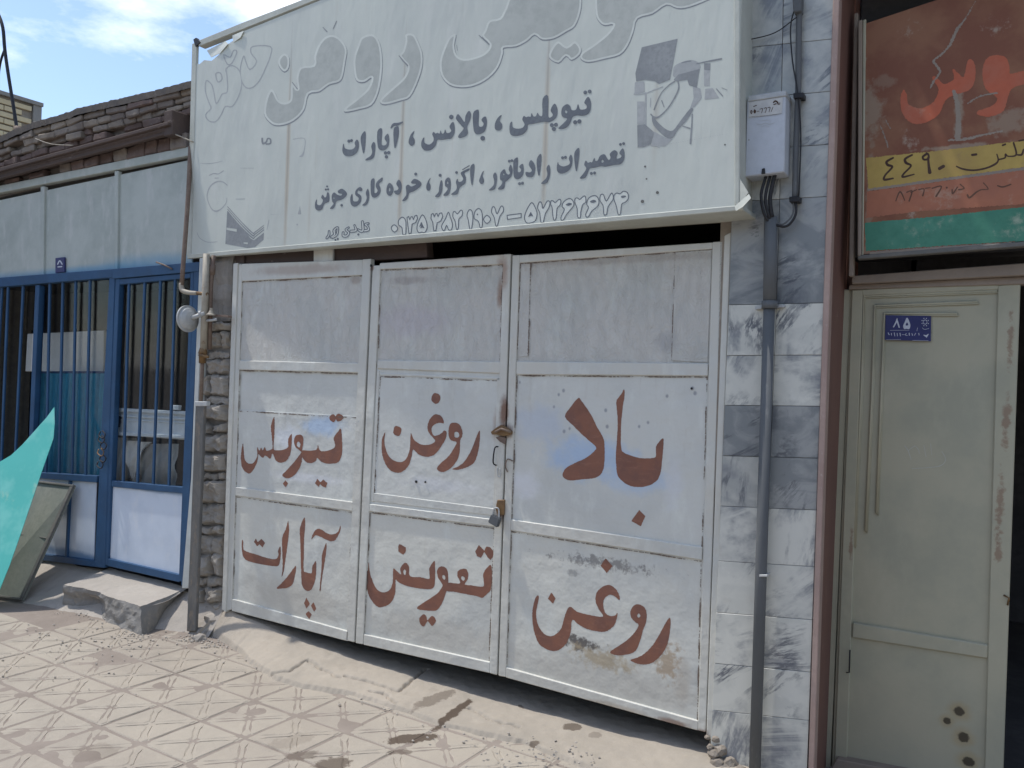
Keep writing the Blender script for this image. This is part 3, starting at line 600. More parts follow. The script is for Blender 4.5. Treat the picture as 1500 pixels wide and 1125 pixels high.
# middle leaf
L2 = leaf('middle white gate leaf with the wicket panel and rusty latch', P(522, 944))
bar('stile', [(545.5, 389), (557, 388.5), (531.5, 944), (520.5, 942)], M['gate_frame'], L2, t=0.035)
bar('stile', [(737, 372.5), (748, 372), (727.5, 989), (716.5, 986)], M['gate_frame'], L2, t=0.035)
bar('top_rail', [(556, 385.5), (737.4, 372.7), (736.8, 387), (555.3, 394.5)], M['gate_frame'], L2, t=0.033)
bar('rail', [(552.8, 528), (733.5, 530), (733, 547), (552, 540)], M['gate_frame'], L2, t=0.033)
bar('rail', [(541, 738), (725.5, 761), (724.6, 772), (540.5, 749)], M['gate_frame'], L2, t=0.033)
bar('bottom_rail', [(532.6, 929), (717.2, 970), (716.6, 986), (532, 944.5)], M['gate_frame'], L2, t=0.033)
bar('upper_panel', [(552, 390), (740, 384), (737, 540), (548, 535)], M['gate_top'], L2, Y=PB, t=0.004)
bar('lower_panel', [(536, 740), (728, 764), (720, 975), (529, 934)], M['gate_low'], L2, Y=PB, t=0.004)
wk = [[(552, 543), (555.5, 543.3), (546.8, 735), (543, 734)], [(556, 546.5), (733, 553), (733, 556.5), (556, 550)], [(547, 722), (727, 745.5), (726.6, 756), (546.6, 734)], [(728, 554), (733.6, 554), (727, 758), (722, 757)]]
for q in wk: bar('wicket_bar', q, M['gate_frame'], L2, Y=0.004, t=0.03, bevel=0.002)
bar('wicket_panel', [(552, 538), (734, 545), (724, 764), (541, 742)], M['gate_mid'], L2, Y=PB - 0.002, t=0.004)
# right leaf
L3 = leaf('wide white gate leaf next to the marble pier, its lower panel smudged black', P(880, 1030))
bar('stile', [(750.5, 374), (761, 373.6), (740.5, 992), (729.8, 990)], M['gate_frame'], L3, t=0.035)
bar('stile', [(1043.5, 354.5), (1059, 353.5), (1033.5, 1073), (1022, 1070)], M['gate_frame'], L3, t=0.035)
bar('top_rail', [(760.6, 373.8), (1044, 355), (1043.4, 364.5), (760.3, 385)], M['gate_frame'], L3, t=0.033)
bar('rail', [(756.2, 529.5), (1037, 532.5), (1036.5, 550.7), (755.8, 548.6)], M['gate_frame'], L3, t=0.033)
bar('rail', [(748.2, 761), (1028.5, 801.5), (1028, 820.6), (747.8, 777)], M['gate_frame'], L3, t=0.033)
bar('bottom_rail', [(740.8, 977.5), (1022.6, 1056), (1022.2, 1070.5), (740.4, 992.5)], M['gate_frame'], L3, t=0.033)
bar('upper_panel', [(756, 382), (1047, 360), (1040, 542), (752, 540)], M['gate_top'], L3, Y=PB, t=0.004)
bar('patch_sheet', [(989, 369.5), (1042.6, 366), (1036.6, 531), (984, 528)], M['gate_top'], L3, Y=PB - 0.004, t=0.003, bevel=0.001)
bar('patch_sheet', [(763, 386), (777, 385.5), (773, 522), (758, 523)], M['gate_top'], L3, Y=PB - 0.003, t=0.0025, bevel=0.001)
bar('middle_panel', [(752, 540), (1040, 542), (1031, 812), (744, 770)], M['gate_mid'], L3, Y=PB, t=0.004)
bar('lower_panel', [(744, 768), (1031, 810), (1024, 1062), (737, 985)], M['gate_low'], L3, Y=PB, t=0.004)
for lf, pts in ((L1, ((525.5, 617, 4), (522, 620, 3))), (L3, ((1013, 569, 2.2),)), (L2, ((609.5, 705.5, 3.2), (623, 706, 2.4), (543, 389, 3.5)))):
    for x, y, r in pts:
        bm = bmesh.new(); c = P(x, y, PB - 0.006); rr = r * 0.0024
        bmesh.ops.create_uvsphere(bm, u_segments=10, v_segments=6, radius=rr)
        bmesh.ops.scale(bm, vec=(1, 0.5, 1), verts=bm.verts); bmesh.ops.translate(bm, vec=c, verts=bm.verts)
        obj('bolt_hole', bm, M['black'] if lf is not L1 else M['galv'], lf, smooth=True)

# the words brushed on the gate
LP = lambda x, y: P(x, y, PB - 0.0050)
c1, c2, c3, c4, c5, c6 = (330, 580, 7.5), (330, 750, 7.5), (540, 560, 7.5), (530, 780, 7.5), (800, 560, 7.5), (770, 810, 6.522)
def word(parent, shapes, label, d=0.0006):
    LP = lambda x, y: P(x, y, PB - d)
    o = glyph('painted_word', shapes, LP, M['word'], parent, rough=0.45); o['label'] = label
word(L1, [(*c1, [('p', [(195,525),(205,640),(215,700),(250,740),(300,740),(340,690),(352,650),(350,560),(375,600),(395,565),(410,600),(435,560),(450,600),(500,590),(520,560),(505,400),(502,320),(538,230),(540,400),(530,570),(560,598),(640,590),(690,560),(690,480),(722,420),(732,440),(722,600),(700,670),(660,720),(590,732),(550,700),(520,630),(495,690),(460,665),(435,655),(415,682),(380,655),(362,640),(355,710),(320,790),(270,852),(210,825),(180,770),(170,680),(180,580)]),
    ('p', [(800,425),(850,440),(857,520),(845,590),(840,720),(810,800),(760,870),(690,905),(640,890),(630,860),(680,810),(760,720),(828,630),(830,610),(780,570),(755,520),(765,450)]), ('h', [(805,500),(825,530),(815,565),(790,550),(785,520)]),
    ('p', [(840,600),(920,602),(1000,590),(1018,535),(1040,600),(1110,605),(1190,575),(1205,530),(1190,460),(1240,390),(1262,360),(1278,400),(1285,600),(1265,690),(1225,735),(1130,745),(1050,720),(1010,680),(990,720),(930,738),(880,720),(848,670)]),
    ('p', [(1145,230),(1185,200),(1215,235),(1195,290),(1150,265)]), ('p', [(1215,215),(1250,195),(1300,230),(1265,275),(1225,275)]), ('q', [(660,925),(690,960),(665,1003),(630,965)]), ('q', [(1010,908),(1045,950),(1075,918),(1122,955),(1105,1008),(1060,990),(1042,965),(1025,1000),(985,960)])])], 'brown brushed word with a long thin upstroke, two dots above and below', 0.0018)
word(L1, [(*c2, [('p', [(185,305),(197,330),(200,410),(250,440),(350,470),(480,510),(560,515),(585,470),(578,430),(605,375),(610,450),(600,550),(580,592),(530,595),(400,575),(310,555),(225,525),(190,470),(180,380)]),
    ('q', [(335,290),(357,330),(400,295),(437,340),(408,390),(375,355),(350,378),(315,330)]), ('p', [(690,95),(700,200),(685,350),(655,560),(640,660),(618,712),(630,600),(625,450),(625,280),(665,190)]),
    ('p', [(775,590),(765,700),(740,790),(690,830),(620,842),(560,840),(620,780),(690,700)]), ('p', [(870,60),(878,150),(865,300),(862,500),(860,640),(900,665),(950,670),(955,600),(995,540),(1000,640),(985,760),(950,845),(905,870),(865,845),(838,780),(832,600),(825,350),(820,180)]),
    ('p', [(945,305),(965,235),(1010,185),(1060,195),(1120,235),(1180,245),(1235,220),(1265,150),(1262,210),(1215,300),(1170,322),(1110,305),(1030,265),(985,260)]), ('p', [(1108,335),(1112,400),(1090,560),(1060,740),(1048,855),(1035,850),(1058,600),(1060,480),(1085,400)]),
    ('q', [(890,940),(930,1010),(890,1060),(865,1000)]), ('q', [(968,990),(1000,1060),(975,1095),(940,1030)]), ('q', [(915,1088),(952,1125),(922,1178),(880,1120)])])], 'brown brushed word with a wavy stroke on top and three dots below')
word(L2, [(*c3, [('p', [(735,118),(785,145),(780,205),(740,238),(690,200),(700,140)]), ('p', [(295,480),(355,500),(355,550),(330,592),(275,570),(275,520)]),
    ('p', [(183,548),(172,640),(185,720),(215,800),(270,855),(340,878),(400,855),(440,780),(455,700),(458,600),(466,555),(490,620),(540,665),(600,688),(680,680),(730,645),(700,600),(665,560),(645,490),(670,410),(720,355),(780,360),(815,400),(825,450),(770,445),(710,475),(690,520),(710,580),(750,585),(800,560),(830,530),(855,545),(850,610),(800,700),(750,770),(690,812),(610,815),(540,785),(490,740),(475,800),(450,890),(400,960),(330,995),(250,975),(190,910),(150,800),(142,700),(150,610)]),
    ('p', [(940,442),(1000,465),(1030,540),(1025,600),(1005,640),(1000,760),(970,860),(900,945),(820,985),(770,975),(752,940),(800,880),(880,810),(950,700),(965,655),(910,640),(880,590),(880,500),(900,455)]), ('h', [(945,548),(985,550),(995,590),(975,608),(945,600)]),
    ('p', [(1222,530),(1215,690),(1190,810),(1150,890),(1060,940),(980,960),(915,955),(990,920),(1060,860),(1130,740),(1180,610)])])], 'upper brown brushed word on the wicket panel', 0.0028)
word(L2, [(*c4, [('p', [(75,325),(85,420),(110,510),(150,600),(200,650),(260,655),(310,625),(340,540),(345,400),(380,420),(430,460),(420,400),(450,350),(485,332),(520,380),(528,480),(640,490),(735,512),(745,470),(742,390),(795,312),(805,350),(803,560),(780,610),(730,625),(600,610),(470,580),(400,545),(372,520),(368,650),(340,740),(290,795),(200,822),(140,790),(80,700),(55,600),(55,470),(68,400)]), ('h', [(468,405),(485,425),(480,460),(465,462),(455,430)]),
    ('q', [(415,125),(485,165),(482,215),(455,245),(400,210),(400,150)]), ('p', [(870,372),(920,385),(945,440),(950,530),(945,600),(915,690),(880,780),(830,850),(770,862),(680,855),(620,845),(605,825),(650,790),(740,730),(830,670),(885,590),(880,560),(840,500),(825,430),(840,390)]), ('h', [(893,465),(918,490),(910,520),(885,495)]),
    ('p', [(935,555),(1060,562),(1080,540),(1050,480),(1055,425),(1100,400),(1150,405),(1170,460),(1160,520),(1130,570),(1200,580),(1330,595),(1340,540),(1335,450),(1400,362),(1425,375),(1430,500),(1415,630),(1370,680),(1325,718),(1260,700),(1120,672),(1000,650),(935,640)]), ('h', [(1100,480),(1130,500),(1120,530),(1090,510)]),
    ('q', [(1285,138),(1310,160),(1345,200),(1365,155),(1410,160),(1450,210),(1440,270),(1415,305),(1380,270),(1345,215),(1310,278),(1265,260),(1245,210)]), ('p', [(680,898),(710,925),(722,965),(770,915),(815,965),(770,1028),(725,975),(680,1035),(640,1000),(632,940)])])], 'brown brushed word on the lower panel with a bowl at its left end')
word(L3, [(*c5, [('p', [(350,175),(385,200),(490,350),(560,490),(630,620),(642,720),(640,880),(615,990),(540,1050),(400,1065),(270,1080),(200,1055),(180,1010),(220,940),(320,885),(420,840),(510,775),(550,715),(480,650),(380,560),(290,470),(205,375),(270,270)]),
    ('p', [(855,75),(862,150),(845,250),(828,400),(820,600),(825,720),(850,770),(960,815),(1060,835),(1180,830),(1208,800),(1205,710),(1245,650),(1285,615),(1290,680),(1275,850),(1260,980),(1225,1070),(1150,1125),(1050,1150),(930,1140),(840,1090),(785,1020),(770,920),(765,800),(780,600),(785,400),(770,230),(785,180),(825,130)]), ('q', [(1022,1403),(1090,1470),(1040,1583),(935,1523)])])], 'large brown brushed word with one dot below, on the bluish upper panel')
word(L3, [(*c6, [('q', [(765,50),(830,125),(775,193),(715,120)]), ('q', [(245,375),(285,435),(262,488),(212,435)]),
    ('p', [(115,405),(125,440),(100,560),(105,640),(130,710),(180,775),(240,795),(290,775),(340,720),(380,580),(410,520),(440,520),(490,560),(600,590),(740,610),(700,540),(670,470),(670,400),(710,340),(780,305),(840,325),(885,380),(900,430),(890,450),(850,415),(800,400),(750,440),(740,500),(760,570),(800,600),(850,600),(880,570),(860,660),(830,710),(760,752),(680,748),(580,725),(500,680),(445,640),(430,760),(390,860),(330,920),(270,938),(200,920),(130,870),(85,770),(65,640),(65,550),(85,450)]),
    ('p', [(1075,490),(1130,515),(1155,570),(1150,660),(1120,740),(1090,850),(1050,935),(990,965),(900,978),(820,965),(810,940),(870,900),(960,840),(1040,760),(1080,690),(1050,665),(1010,620),(1000,560),(1030,505)]), ('h', [(1080,578),(1095,600),(1080,620),(1065,600)]),
    ('p', [(1370,620),(1385,660),(1365,830),(1320,940),(1250,1020),(1180,1060),(1100,1065),(1030,1045),(1005,1020),(1100,985),(1190,910),(1260,810),(1320,700)])])], 'brown brushed word with two dots above, over the black smudge')

# dark strips where the sheets meet the bars: rust plus painted gap shade
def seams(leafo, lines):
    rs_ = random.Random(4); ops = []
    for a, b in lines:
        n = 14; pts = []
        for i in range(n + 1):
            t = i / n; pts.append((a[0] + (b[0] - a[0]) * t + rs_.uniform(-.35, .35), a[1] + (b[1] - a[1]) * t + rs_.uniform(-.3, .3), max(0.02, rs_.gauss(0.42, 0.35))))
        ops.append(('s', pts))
    o = glyph('seam_rust_shade', [(0, 0, 1, ops)], lambda x, y: P(x, y, PB - 0.0038), M['seam'], leafo, step=0.6, rough=0.8); o['kind'] = 'stuff'
M['seam'] = worn('dark_rust_shade_seam', (0.16, 0.12, 0.095), (0.24, 0.20, 0.17), 20, (0.10, 0.06, 0.04), (0.55, 0.7), 0.7, 0.8, 0.2).done()  # brown rust tone that also paints in the dark of the gaps
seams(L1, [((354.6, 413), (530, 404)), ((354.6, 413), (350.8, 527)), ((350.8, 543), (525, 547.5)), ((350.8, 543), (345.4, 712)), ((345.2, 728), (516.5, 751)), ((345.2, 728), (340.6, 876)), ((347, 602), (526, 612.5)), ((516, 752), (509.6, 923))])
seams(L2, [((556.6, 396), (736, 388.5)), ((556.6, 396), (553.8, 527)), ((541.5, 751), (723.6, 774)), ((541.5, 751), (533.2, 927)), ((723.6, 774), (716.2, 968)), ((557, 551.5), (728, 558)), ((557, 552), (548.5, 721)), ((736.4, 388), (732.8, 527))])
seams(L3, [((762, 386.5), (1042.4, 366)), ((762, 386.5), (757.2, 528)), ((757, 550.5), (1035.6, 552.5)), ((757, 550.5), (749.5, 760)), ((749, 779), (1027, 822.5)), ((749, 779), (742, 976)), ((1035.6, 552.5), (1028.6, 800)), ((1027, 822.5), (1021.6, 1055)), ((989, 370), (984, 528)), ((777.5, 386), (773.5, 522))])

# latch, pull handle and padlock
s = 5.625
def q(x, y, Y=0.0): return P(690 + x / s, 590 + y / s, Y)
bm = prism([q(160, 240, -.02), (q(215, 200, -.02)), q(250, 180, -.02), q(330, 235, -.02), q(325, 262, -.02), q(270, 275, -.02), q(205, 262, -.02), q(170, 262, -.02)], Vector((0, 0.018, 0)))
obj('latch_plate', bm, M['brass'], L2, bevel=0.002)
tube('latch_bolt', [q(200, 240, -.028), q(250, 215, -.03), q(325, 240, -.028)], 0.006, M['rust_pipe'], L2)
bm = prism([q(200, 285, -.01), q(240, 275, -.01), q(285, 290, -.01), q(280, 345, -.01), q(235, 320, -.01)], Vector((0, 0.008, 0)))
obj('keeper', bm, M['rust_pipe'], L2, bevel=0.0015)
tube('pull_handle', [q(222, 362, -.002), q(195, 375, -.022), q(182, 490, -.024), q(208, 515, -.002)], 0.0035, M['black'], L2, sub=4)
tube('chain_link', [q(215, 530, -.006), q(222, 600, -.012), q(240, 605, -.012), q(236, 540, -.006)], 0.002, M['galv'], L2, sub=4)
bm = prism([q(215, 800, -.012), q(275, 800, -.012), q(270, 925, -.012), q(225, 930, -.012), q(200, 880, -.012)], Vector((0, 0.01, 0)))
obj('hasp', bm, M['brass'], L2, bevel=0.002)
pl = thing('padlock', 'dark grey padlock hanging from the rusty hasp of the gate', 'padlock', q(190, 980, -.03))
bm = prism([q(165, 918, -.035), q(238, 955, -.035), q(212, 1030, -.035), q(135, 985, -.035)], Vector((0, 0.022, 0)))
obj('lock_body', bm, M['pipe_grey'], pl, bevel=0.004, seg=2)
tube('shackle', [q(180, 925, -.024), q(185, 885, -.024), q(205, 865, -.024), q(228, 880, -.02), q(230, 950, -.022)], 0.0038, M['galv'], pl, sub=4)
tube('chain_link', [q(345, 380 + 100, -.004), q(300, 465, -.01), q(285, 520, -.012), q(300, 570, -.006)], 0.003, M['rust_pipe'], L3, sub=4)

# ------------------------------------------------------------------ the big faded shop sign
sg = thing('shop_sign', 'long faded white shop sign with grey Persian lettering above the gate', 'shop sign', S(680, 330))
off = Vector((0, 0.006, 0))
outl = [(284.5, 92), (292, 94), (299, 88), (310, 89), (322, 79), (332, 66), (345, 57), (356, 46), (480, -4), (560, -36), (1090, -250), (1081, 301), (277, 374)]
bm = prism([S(*p) for p in outl], off); obj('face_panel', bm, M['sign'], sg)
def srail(name, quad, t=0.17, d=-0.004): return obj(name, prism([S(x, y, d) for x, y in quad], Vector((0, t, 0))), M['sign_frame'], sg, bevel=0.003)
def sdepth(name, a, b, w, d1):      # side return between the face and the wall
    pass
bm = bmesh.new(); fq = [S(274, 372.5, -.006), S(1088, 300.0, -.006), S(1089, 308, -.006), S(274, 379.0, -.006)]
fa = [bm.verts.new(p) for p in fq]; fb = [bm.verts.new((p.x, 0.004, p.z)) for p in fq]; bm.faces.new(fa); bm.faces.new(fb[::-1])
for i in range(4): bm.faces.new((fa[i], fb[i], fb[(i + 1) % 4], fa[(i + 1) % 4]))
obj('frame_bar', bm, M['sign_frame'], sg, bevel=0.003)
srail('frame_bar', [(281, 64), (288, 61), (280, 373), (273, 374)], 0.02)
srail('frame_bar', [(1074, -250), (1084, -250), (1083, 300), (1076, 301)], 0.04, -0.006)
pr = [S(1085, -250, -0.004), S(1085, -250, 0.0) + Vector((0, 0.185, 0)), S(1083.5, 302) + Vector((0, 0.185, 0)), S(1083.5, 302, -0.004)]
obj('side_panel', prism(pr, Vector((-0.004, 0, 0))), M['sign_frame'], sg)
srail('frame_bar', [(288, 60), (356, 33), (560, -46), (560, -39), (356, 42), (291, 68)], 0.05)
for x0, x1, y0, y1 in ((427, 419, 22, 362), (597, 583, -40, 346), (807, 795, -140, 327)):
    srail('inner_post', [(x0 - 3, y0), (x0 + 3, y0), (x1 + 3, y1), (x1 - 3, y1)], 0.02, 0.008)
# curled tin at the lower right corner and torn vinyl at the upper left
bm = prism([S(1076, 302, -.02), S(1097, 284, -.02), S(1100, 290, -.03), S(1088, 303, -.035), S(1078, 309, -.03)], Vector((0, 0.004, 0))); obj('bent_corner', bm, M['sign_frame'], sg)
bm = prism([S(1084, 262, -.004), S(1096, 282, -.02), S(1084, 300, -.006)], Vector((0, 0.006, 0))); obj('bent_corner', bm, M['sign_frame'], sg)
bm = prism([S(303, 74, .01), S(330, 60, .0), S(334, 64, -.01), S(322, 78, -.006), S(309, 84, .004)], Vector((0, 0.003, 0))); obj('torn_vinyl', bm, M['print_light'], sg)
bm = prism([S(340, 52, .0), S(357, 45, -.008), S(352, 55, -.01), S(342, 62, -.002)], Vector((0, 0.003, 0))); obj('torn_vinyl', bm, M['print_light'], sg)
bm = prism([S(283, 58, -.01), S(287, 55, -.01), S(293, 62, -.01), S(286, 68, -.01)], Vector((0, 0.02, 0))); obj('rag_knot', bm, M['black'], sg)

SP = lambda d: (lambda x, y: S(x, y, -d))
A_, B_, C_, D_, E_ = (490, 150, 7.5), (680, 110, 7.5), (450, 220, 7.5), (600, 200, 7.5), (740, 200, 7.5)
def dots(*a): return [('s', [d]) for d in a]
line1 = [(*A_, [('p', [(100,455),(110,500),(150,518),(200,515),(230,480),(222,445),(245,410),(265,440),(262,510),(235,560),(180,588),(120,585),(90,545),(90,490)]), ('p', [(330,318),(342,350),(335,480),(318,560),(298,480),(288,400),(300,355)]), ('p', [(430,435),(448,470),(440,560),(420,615),(345,637),(350,620),(400,585),(415,540),(405,480)]),
    ('p', [(515,285),(522,330),(515,460),(560,470),(575,440),(550,390),(585,345),(600,400),(590,480),(550,522),(500,520),(475,470),(472,320)]), ('p', [(690,262),(706,290),(700,380),(670,495),(655,470),(650,300)]), ('s', [(622,280,6),(650,245,14),(700,238,13),(748,216,5)]), ('p', [(878,315),(858,370),(878,405),(875,455),(845,475),(818,450),(820,400),(845,345)]),
    ('p', [(985,385),(985,440),(1040,465),(1085,430),(1090,390),(1075,350),(1090,325),(1110,345),(1130,335),(1155,345),(1165,310),(1180,345),(1205,335),(1215,300),(1230,335),(1262,335),(1285,310),(1265,265),(1300,215),(1318,260),(1315,340),(1280,395),(1240,400),(1180,410),(1130,410),(1110,470),(1060,520),(990,525),(955,480),(960,420)]),
    ('p', [(1355,130),(1385,160),(1430,220),(1440,150),(1475,95),(1500,130),(1485,200),(1455,270),(1465,330),(1440,370),(1370,390),(1365,360),(1420,290),(1400,260),(1350,200),(1335,170)])] + dots((158,425,16),(186,418,14),(560,555,17),(596,552,17),(570,598,17),(1283,160,23))),
  (*B_, [('p', [(150,380),(160,420),(158,555),(200,565),(215,530),(190,490),(230,455),(248,500),(240,570),(215,625),(150,650),(115,630),(100,560),(98,420)]), ('p', [(410,440),(388,500),(415,540),(410,590),(375,608),(340,590),(340,530),(370,470)]),
    ('p', [(525,515),(530,570),(580,590),(640,580),(665,540),(640,490),(655,450),(680,465),(705,455),(730,460),(740,420),(760,455),(790,450),(805,415),(825,445),(860,440),(862,265),(920,230),(920,450),(960,460),(975,430),(950,385),(990,315),(1020,360),(1020,440),(985,490),(930,515),(880,510),(820,520),(750,535),(700,545),(690,600),(640,650),(560,668),(510,650),(498,590),(505,530)]),
    ('p', [(1130,320),(1165,345),(1180,385),(1230,380),(1250,320),(1270,375),(1310,380),(1345,365),(1345,330),(1320,300),(1360,240),(1390,290),(1388,370),(1360,425),(1300,445),(1240,440),(1190,460),(1165,520),(1130,570),(1080,590),(1035,585),(1070,550),(1120,500),(1130,475),(1085,460),(1068,420),(1080,355)]), ('h', [(1112,385),(1135,400),(1125,422),(1105,410)])] + dots((203,693,24),(962,550,20),(1008,545,20),(985,592,21),(1218,518,21),(1265,508,21),(1330,190,19),(1378,180,19)))]
o = glyph('printed_line', line1, SP(0.0011), M['print_dark'], sg, grow=0.25, step=0.6); o['label'] = 'upper line of bold dark grey Persian words'
line2 = [(*C_, [('p', [(105,540),(105,590),(130,605),(155,595),(175,550),(155,520),(170,490),(190,520),(210,510),(220,465),(240,480),(240,560),(200,580),(180,600),(165,645),(125,662),(90,640),(88,580)]),
    ('p', [(345,470),(340,445),(385,425),(435,470),(420,510),(370,545),(320,560),(305,610),(285,640),(250,640),(290,590),(275,560),(270,500),(295,465),(330,490),(370,500),(385,480)]), ('h', [(290,510),(300,530),(288,540)]),
    ('p', [(580,405),(605,430),(590,450),(560,440),(550,470),(580,490),(595,520),(585,570),(555,605),(515,618),(480,590),(475,520),(495,480),(500,550),(530,565),(560,555),(565,520),(530,490),(535,440)]), ('p', [(665,425),(680,470),(675,550),(650,600),(605,605),(640,570),(655,520),(645,470)]),
    ('p', [(730,310),(740,340),(735,460),(760,470),(775,440),(755,400),(765,350),(825,300),(820,340),(785,370),(805,420),(795,480),(760,515),(720,515),(700,470),(700,340)]), ('p', [(905,360),(940,395),(945,450),(920,495),(885,490),(870,450),(880,390)]), ('h', [(910,410),(915,440),(900,455),(895,425)]),
    ('p', [(1005,325),(1035,370),(1030,450),(1005,485),(970,480),(955,450),(990,440),(1005,415),(980,370)]), ('p', [(1145,345),(1185,315),(1250,355),(1240,400),(1170,450),(1120,470),(1105,520),(1080,552),(1045,555),(1085,500),(1090,460),(1085,400),(1110,380),(1140,400),(1185,385),(1195,368),(1150,365)]), ('p', [(1355,305),(1338,350),(1355,390),(1345,440),(1315,435),(1310,390),(1330,335)])] + dots((218,398,9),(204,432,10),(230,430,10),(378,605,13),(1192,262,15))),
  (*D_, [('p', [(345,480),(360,510),(355,600),(325,660),(280,658),(320,610),(325,560)]), ('p', [(425,450),(448,480),(448,570),(425,640),(370,645),(415,590),(415,560),(390,540),(392,480)]), ('h', [(418,490),(428,515),(415,525),(408,505)]),
    ('p', [(570,390),(655,350),(650,372),(600,400),(618,450),(610,510),(570,545),(545,570),(525,630),(470,640),(460,630),(510,590),(520,550),(510,500),(525,465),(540,500),(575,490),(590,460),(568,420)]), ('s', [(582,364,4),(655,320,4)]), ('p', [(705,300),(710,360),(690,530),(672,480),(668,340)]), ('p', [(815,380),(800,430),(815,470),(810,510),(785,520),(765,490),(775,450),(795,400)]),
    ('p', [(940,395),(960,440),(950,530),(930,580),(870,590),(920,540),(930,490),(918,430)]), ('p', [(1040,360),(1060,400),(1085,420),(1105,400),(1090,360),(1110,310),(1130,360),(1120,430),(1075,480),(1050,500),(1040,560),(1010,580),(970,575),(1010,530),(1020,490),(995,470),(1000,400)]), ('h', [(1030,400),(1045,420),(1025,425)]),
    ('p', [(1180,230),(1190,260),(1185,380),(1215,390),(1225,360),(1205,330),(1240,300),(1252,340),(1245,420),(1200,465),(1155,455),(1142,400),(1142,270)]), ('p', [(1335,260),(1378,320),(1370,410),(1340,445),(1285,435),(1275,390),(1320,395),(1345,370),(1310,310)]), ('p', [(1440,190),(1447,260),(1425,425),(1405,380),(1398,250)])] + dots((335,425,15),(515,395,14),(1095,270,14),(1124,264,14),(1208,517,15),(1240,512,15))),
  (*E_, [('p', [(480,310),(495,370),(485,450),(455,510),(395,515),(450,460),(465,410),(455,350)]), ('p', [(580,280),(590,310),(640,330),(700,310),(712,280),(700,240),(722,200),(738,240),(730,320),(695,375),(630,405),(580,390),(568,340)]), ('p', [(808,125),(812,200),(785,380),(765,300),(762,180)]),
    ('p', [(885,265),(910,290),(935,280),(955,285),(980,235),(990,270),(1020,260),(1040,215),(1090,195),(1120,240),(1140,260),(1160,230),(1150,190),(1200,150),(1235,180),(1220,220),(1225,245),(1265,235),(1280,210),(1255,180),(1290,130),(1308,170),(1305,250),(1270,300),(1210,310),(1150,320),(1100,330),(1050,325),(990,340),(930,350),(910,390),(880,450),(820,460),(850,420),(885,370),(890,340),(870,310)]), ('h', [(1070,250),(1085,275),(1065,290),(1055,270)])] + dots((630,233,15),(662,228,15),(946,405,15),(982,400,15),(1266,86,14),(1301,77,14)))]
o = glyph('printed_line', line2, SP(0.0011), M['print_dark'], sg, grow=0.2, step=0.6); o['label'] = 'lower line of bold dark grey Persian words'
nums = [(*C_, [('p', [(955,818),(995,860),(960,900),(922,858)]), ('p', [(1045,735),(1080,770),(1085,850),(1080,920),(1050,925),(1040,850),(1005,820),(1005,770)]), ('q', [(1096,738),(1114,728),(1127,764),(1140,732),(1153,728),(1166,762),(1182,722),(1203,714),(1212,750),(1190,795),(1152,812),(1140,912),(1118,918),(1104,812)]), ('p', [(1265,710),(1305,770),(1318,850),(1290,905),(1260,900),(1225,905),(1205,860),(1220,790)])])]
numsD = [(*D_, [('q', [(238,856),(258,845),(271,882),(286,848),(299,844),(312,880),(328,844),(352,838),(364,880),(340,930),(302,948),(288,1033),(264,1032),(254,942),(234,900)]), ('p', [(425,830),(445,880),(470,960),(460,1020),(430,1025),(405,975),(380,1035),(355,1010),(355,970),(395,900)]), ('p', [(480,830),(500,825),(525,850),(560,810),(580,820),(575,870),(540,910),(535,1000),(515,1018),(500,930),(475,880)]),
    ('p', [(655,805),(685,820),(695,900),(680,1010),(660,1010),(645,920),(630,860)]), ('p', [(755,790),(790,820),(800,900),(795,990),(775,1000),(755,930),(710,900),(715,830)]), ('p', [(850,865),(890,910),(850,955),(812,910)]), ('p', [(910,775),(935,780),(960,850),(1000,770),(1025,770),(1030,820),(990,880),(965,975),(945,975),(930,890),(900,830)]), ('q', [(1070,865),(1225,845),(1225,890),(1075,910)])])]
numsE = [(*E_, [('p', [(290,725),(330,780),(350,850),(325,930),(240,950),(212,890),(235,810)]), ('p', [(375,720),(400,730),(415,790),(460,710),(490,720),(480,780),(440,850),(415,945),(390,930),(380,840),(355,780)]), ('p', [(505,705),(530,710),(550,725),(590,690),(610,700),(605,750),(570,790),(560,890),(540,920),(525,880),(515,780),(500,740)]),
    ('p', [(700,680),(740,700),(755,750),(720,800),(670,860),(640,915),(615,915),(615,880),(650,800),(625,770),(640,720)]), ('p', [(770,680),(795,675),(820,690),(860,655),(880,660),(885,720),(850,750),(830,830),(825,890),(795,880),(790,790),(765,720)]), ('p', [(965,650),(1010,660),(1030,720),(1010,770),(950,820),(915,880),(890,880),(885,850),(915,780),(895,740),(915,680)]),
    ('p', [(1050,640),(1080,640),(1110,710),(1160,630),(1180,630),(1185,690),(1130,770),(1115,850),(1085,855),(1075,760),(1040,700)]), ('p', [(1200,640),(1230,620),(1260,630),(1300,600),(1345,620),(1352,680),(1320,720),(1280,745),(1265,850),(1240,850),(1220,760),(1195,690)])])]
o = glyph('printed_line', nums + numsD + numsE, SP(0.0008), M['print_dark'], sg, mode='line', w=0.65, step=0.5); o['label'] = 'outlined phone number along the bottom edge'
glyph('numeral_fill', nums + numsD + numsE, SP(0.0004), M['print_light'], sg, step=0.6)
glyph('numeral_eye', [(*C_, [('q', [(1262,815),(1285,855),(1265,848),(1243,855)])]), (*D_, [('q', [(128,940),(150,985),(128,975),(108,990)]), ('s', [(745,855,6)])]), (*E_, [('q', [(280,830),(305,875),(285,868),(255,882)]), ('p', [(668,750),(700,730),(732,740),(700,757)]), ('p', [(933,715),(968,698),(1000,710),(962,727)]), ('p', [(1272,660),(1300,650),(1328,655),(1292,674)])])], SP(0.0010), M['print_dark'], sg, grow=0.3, step=0.5)
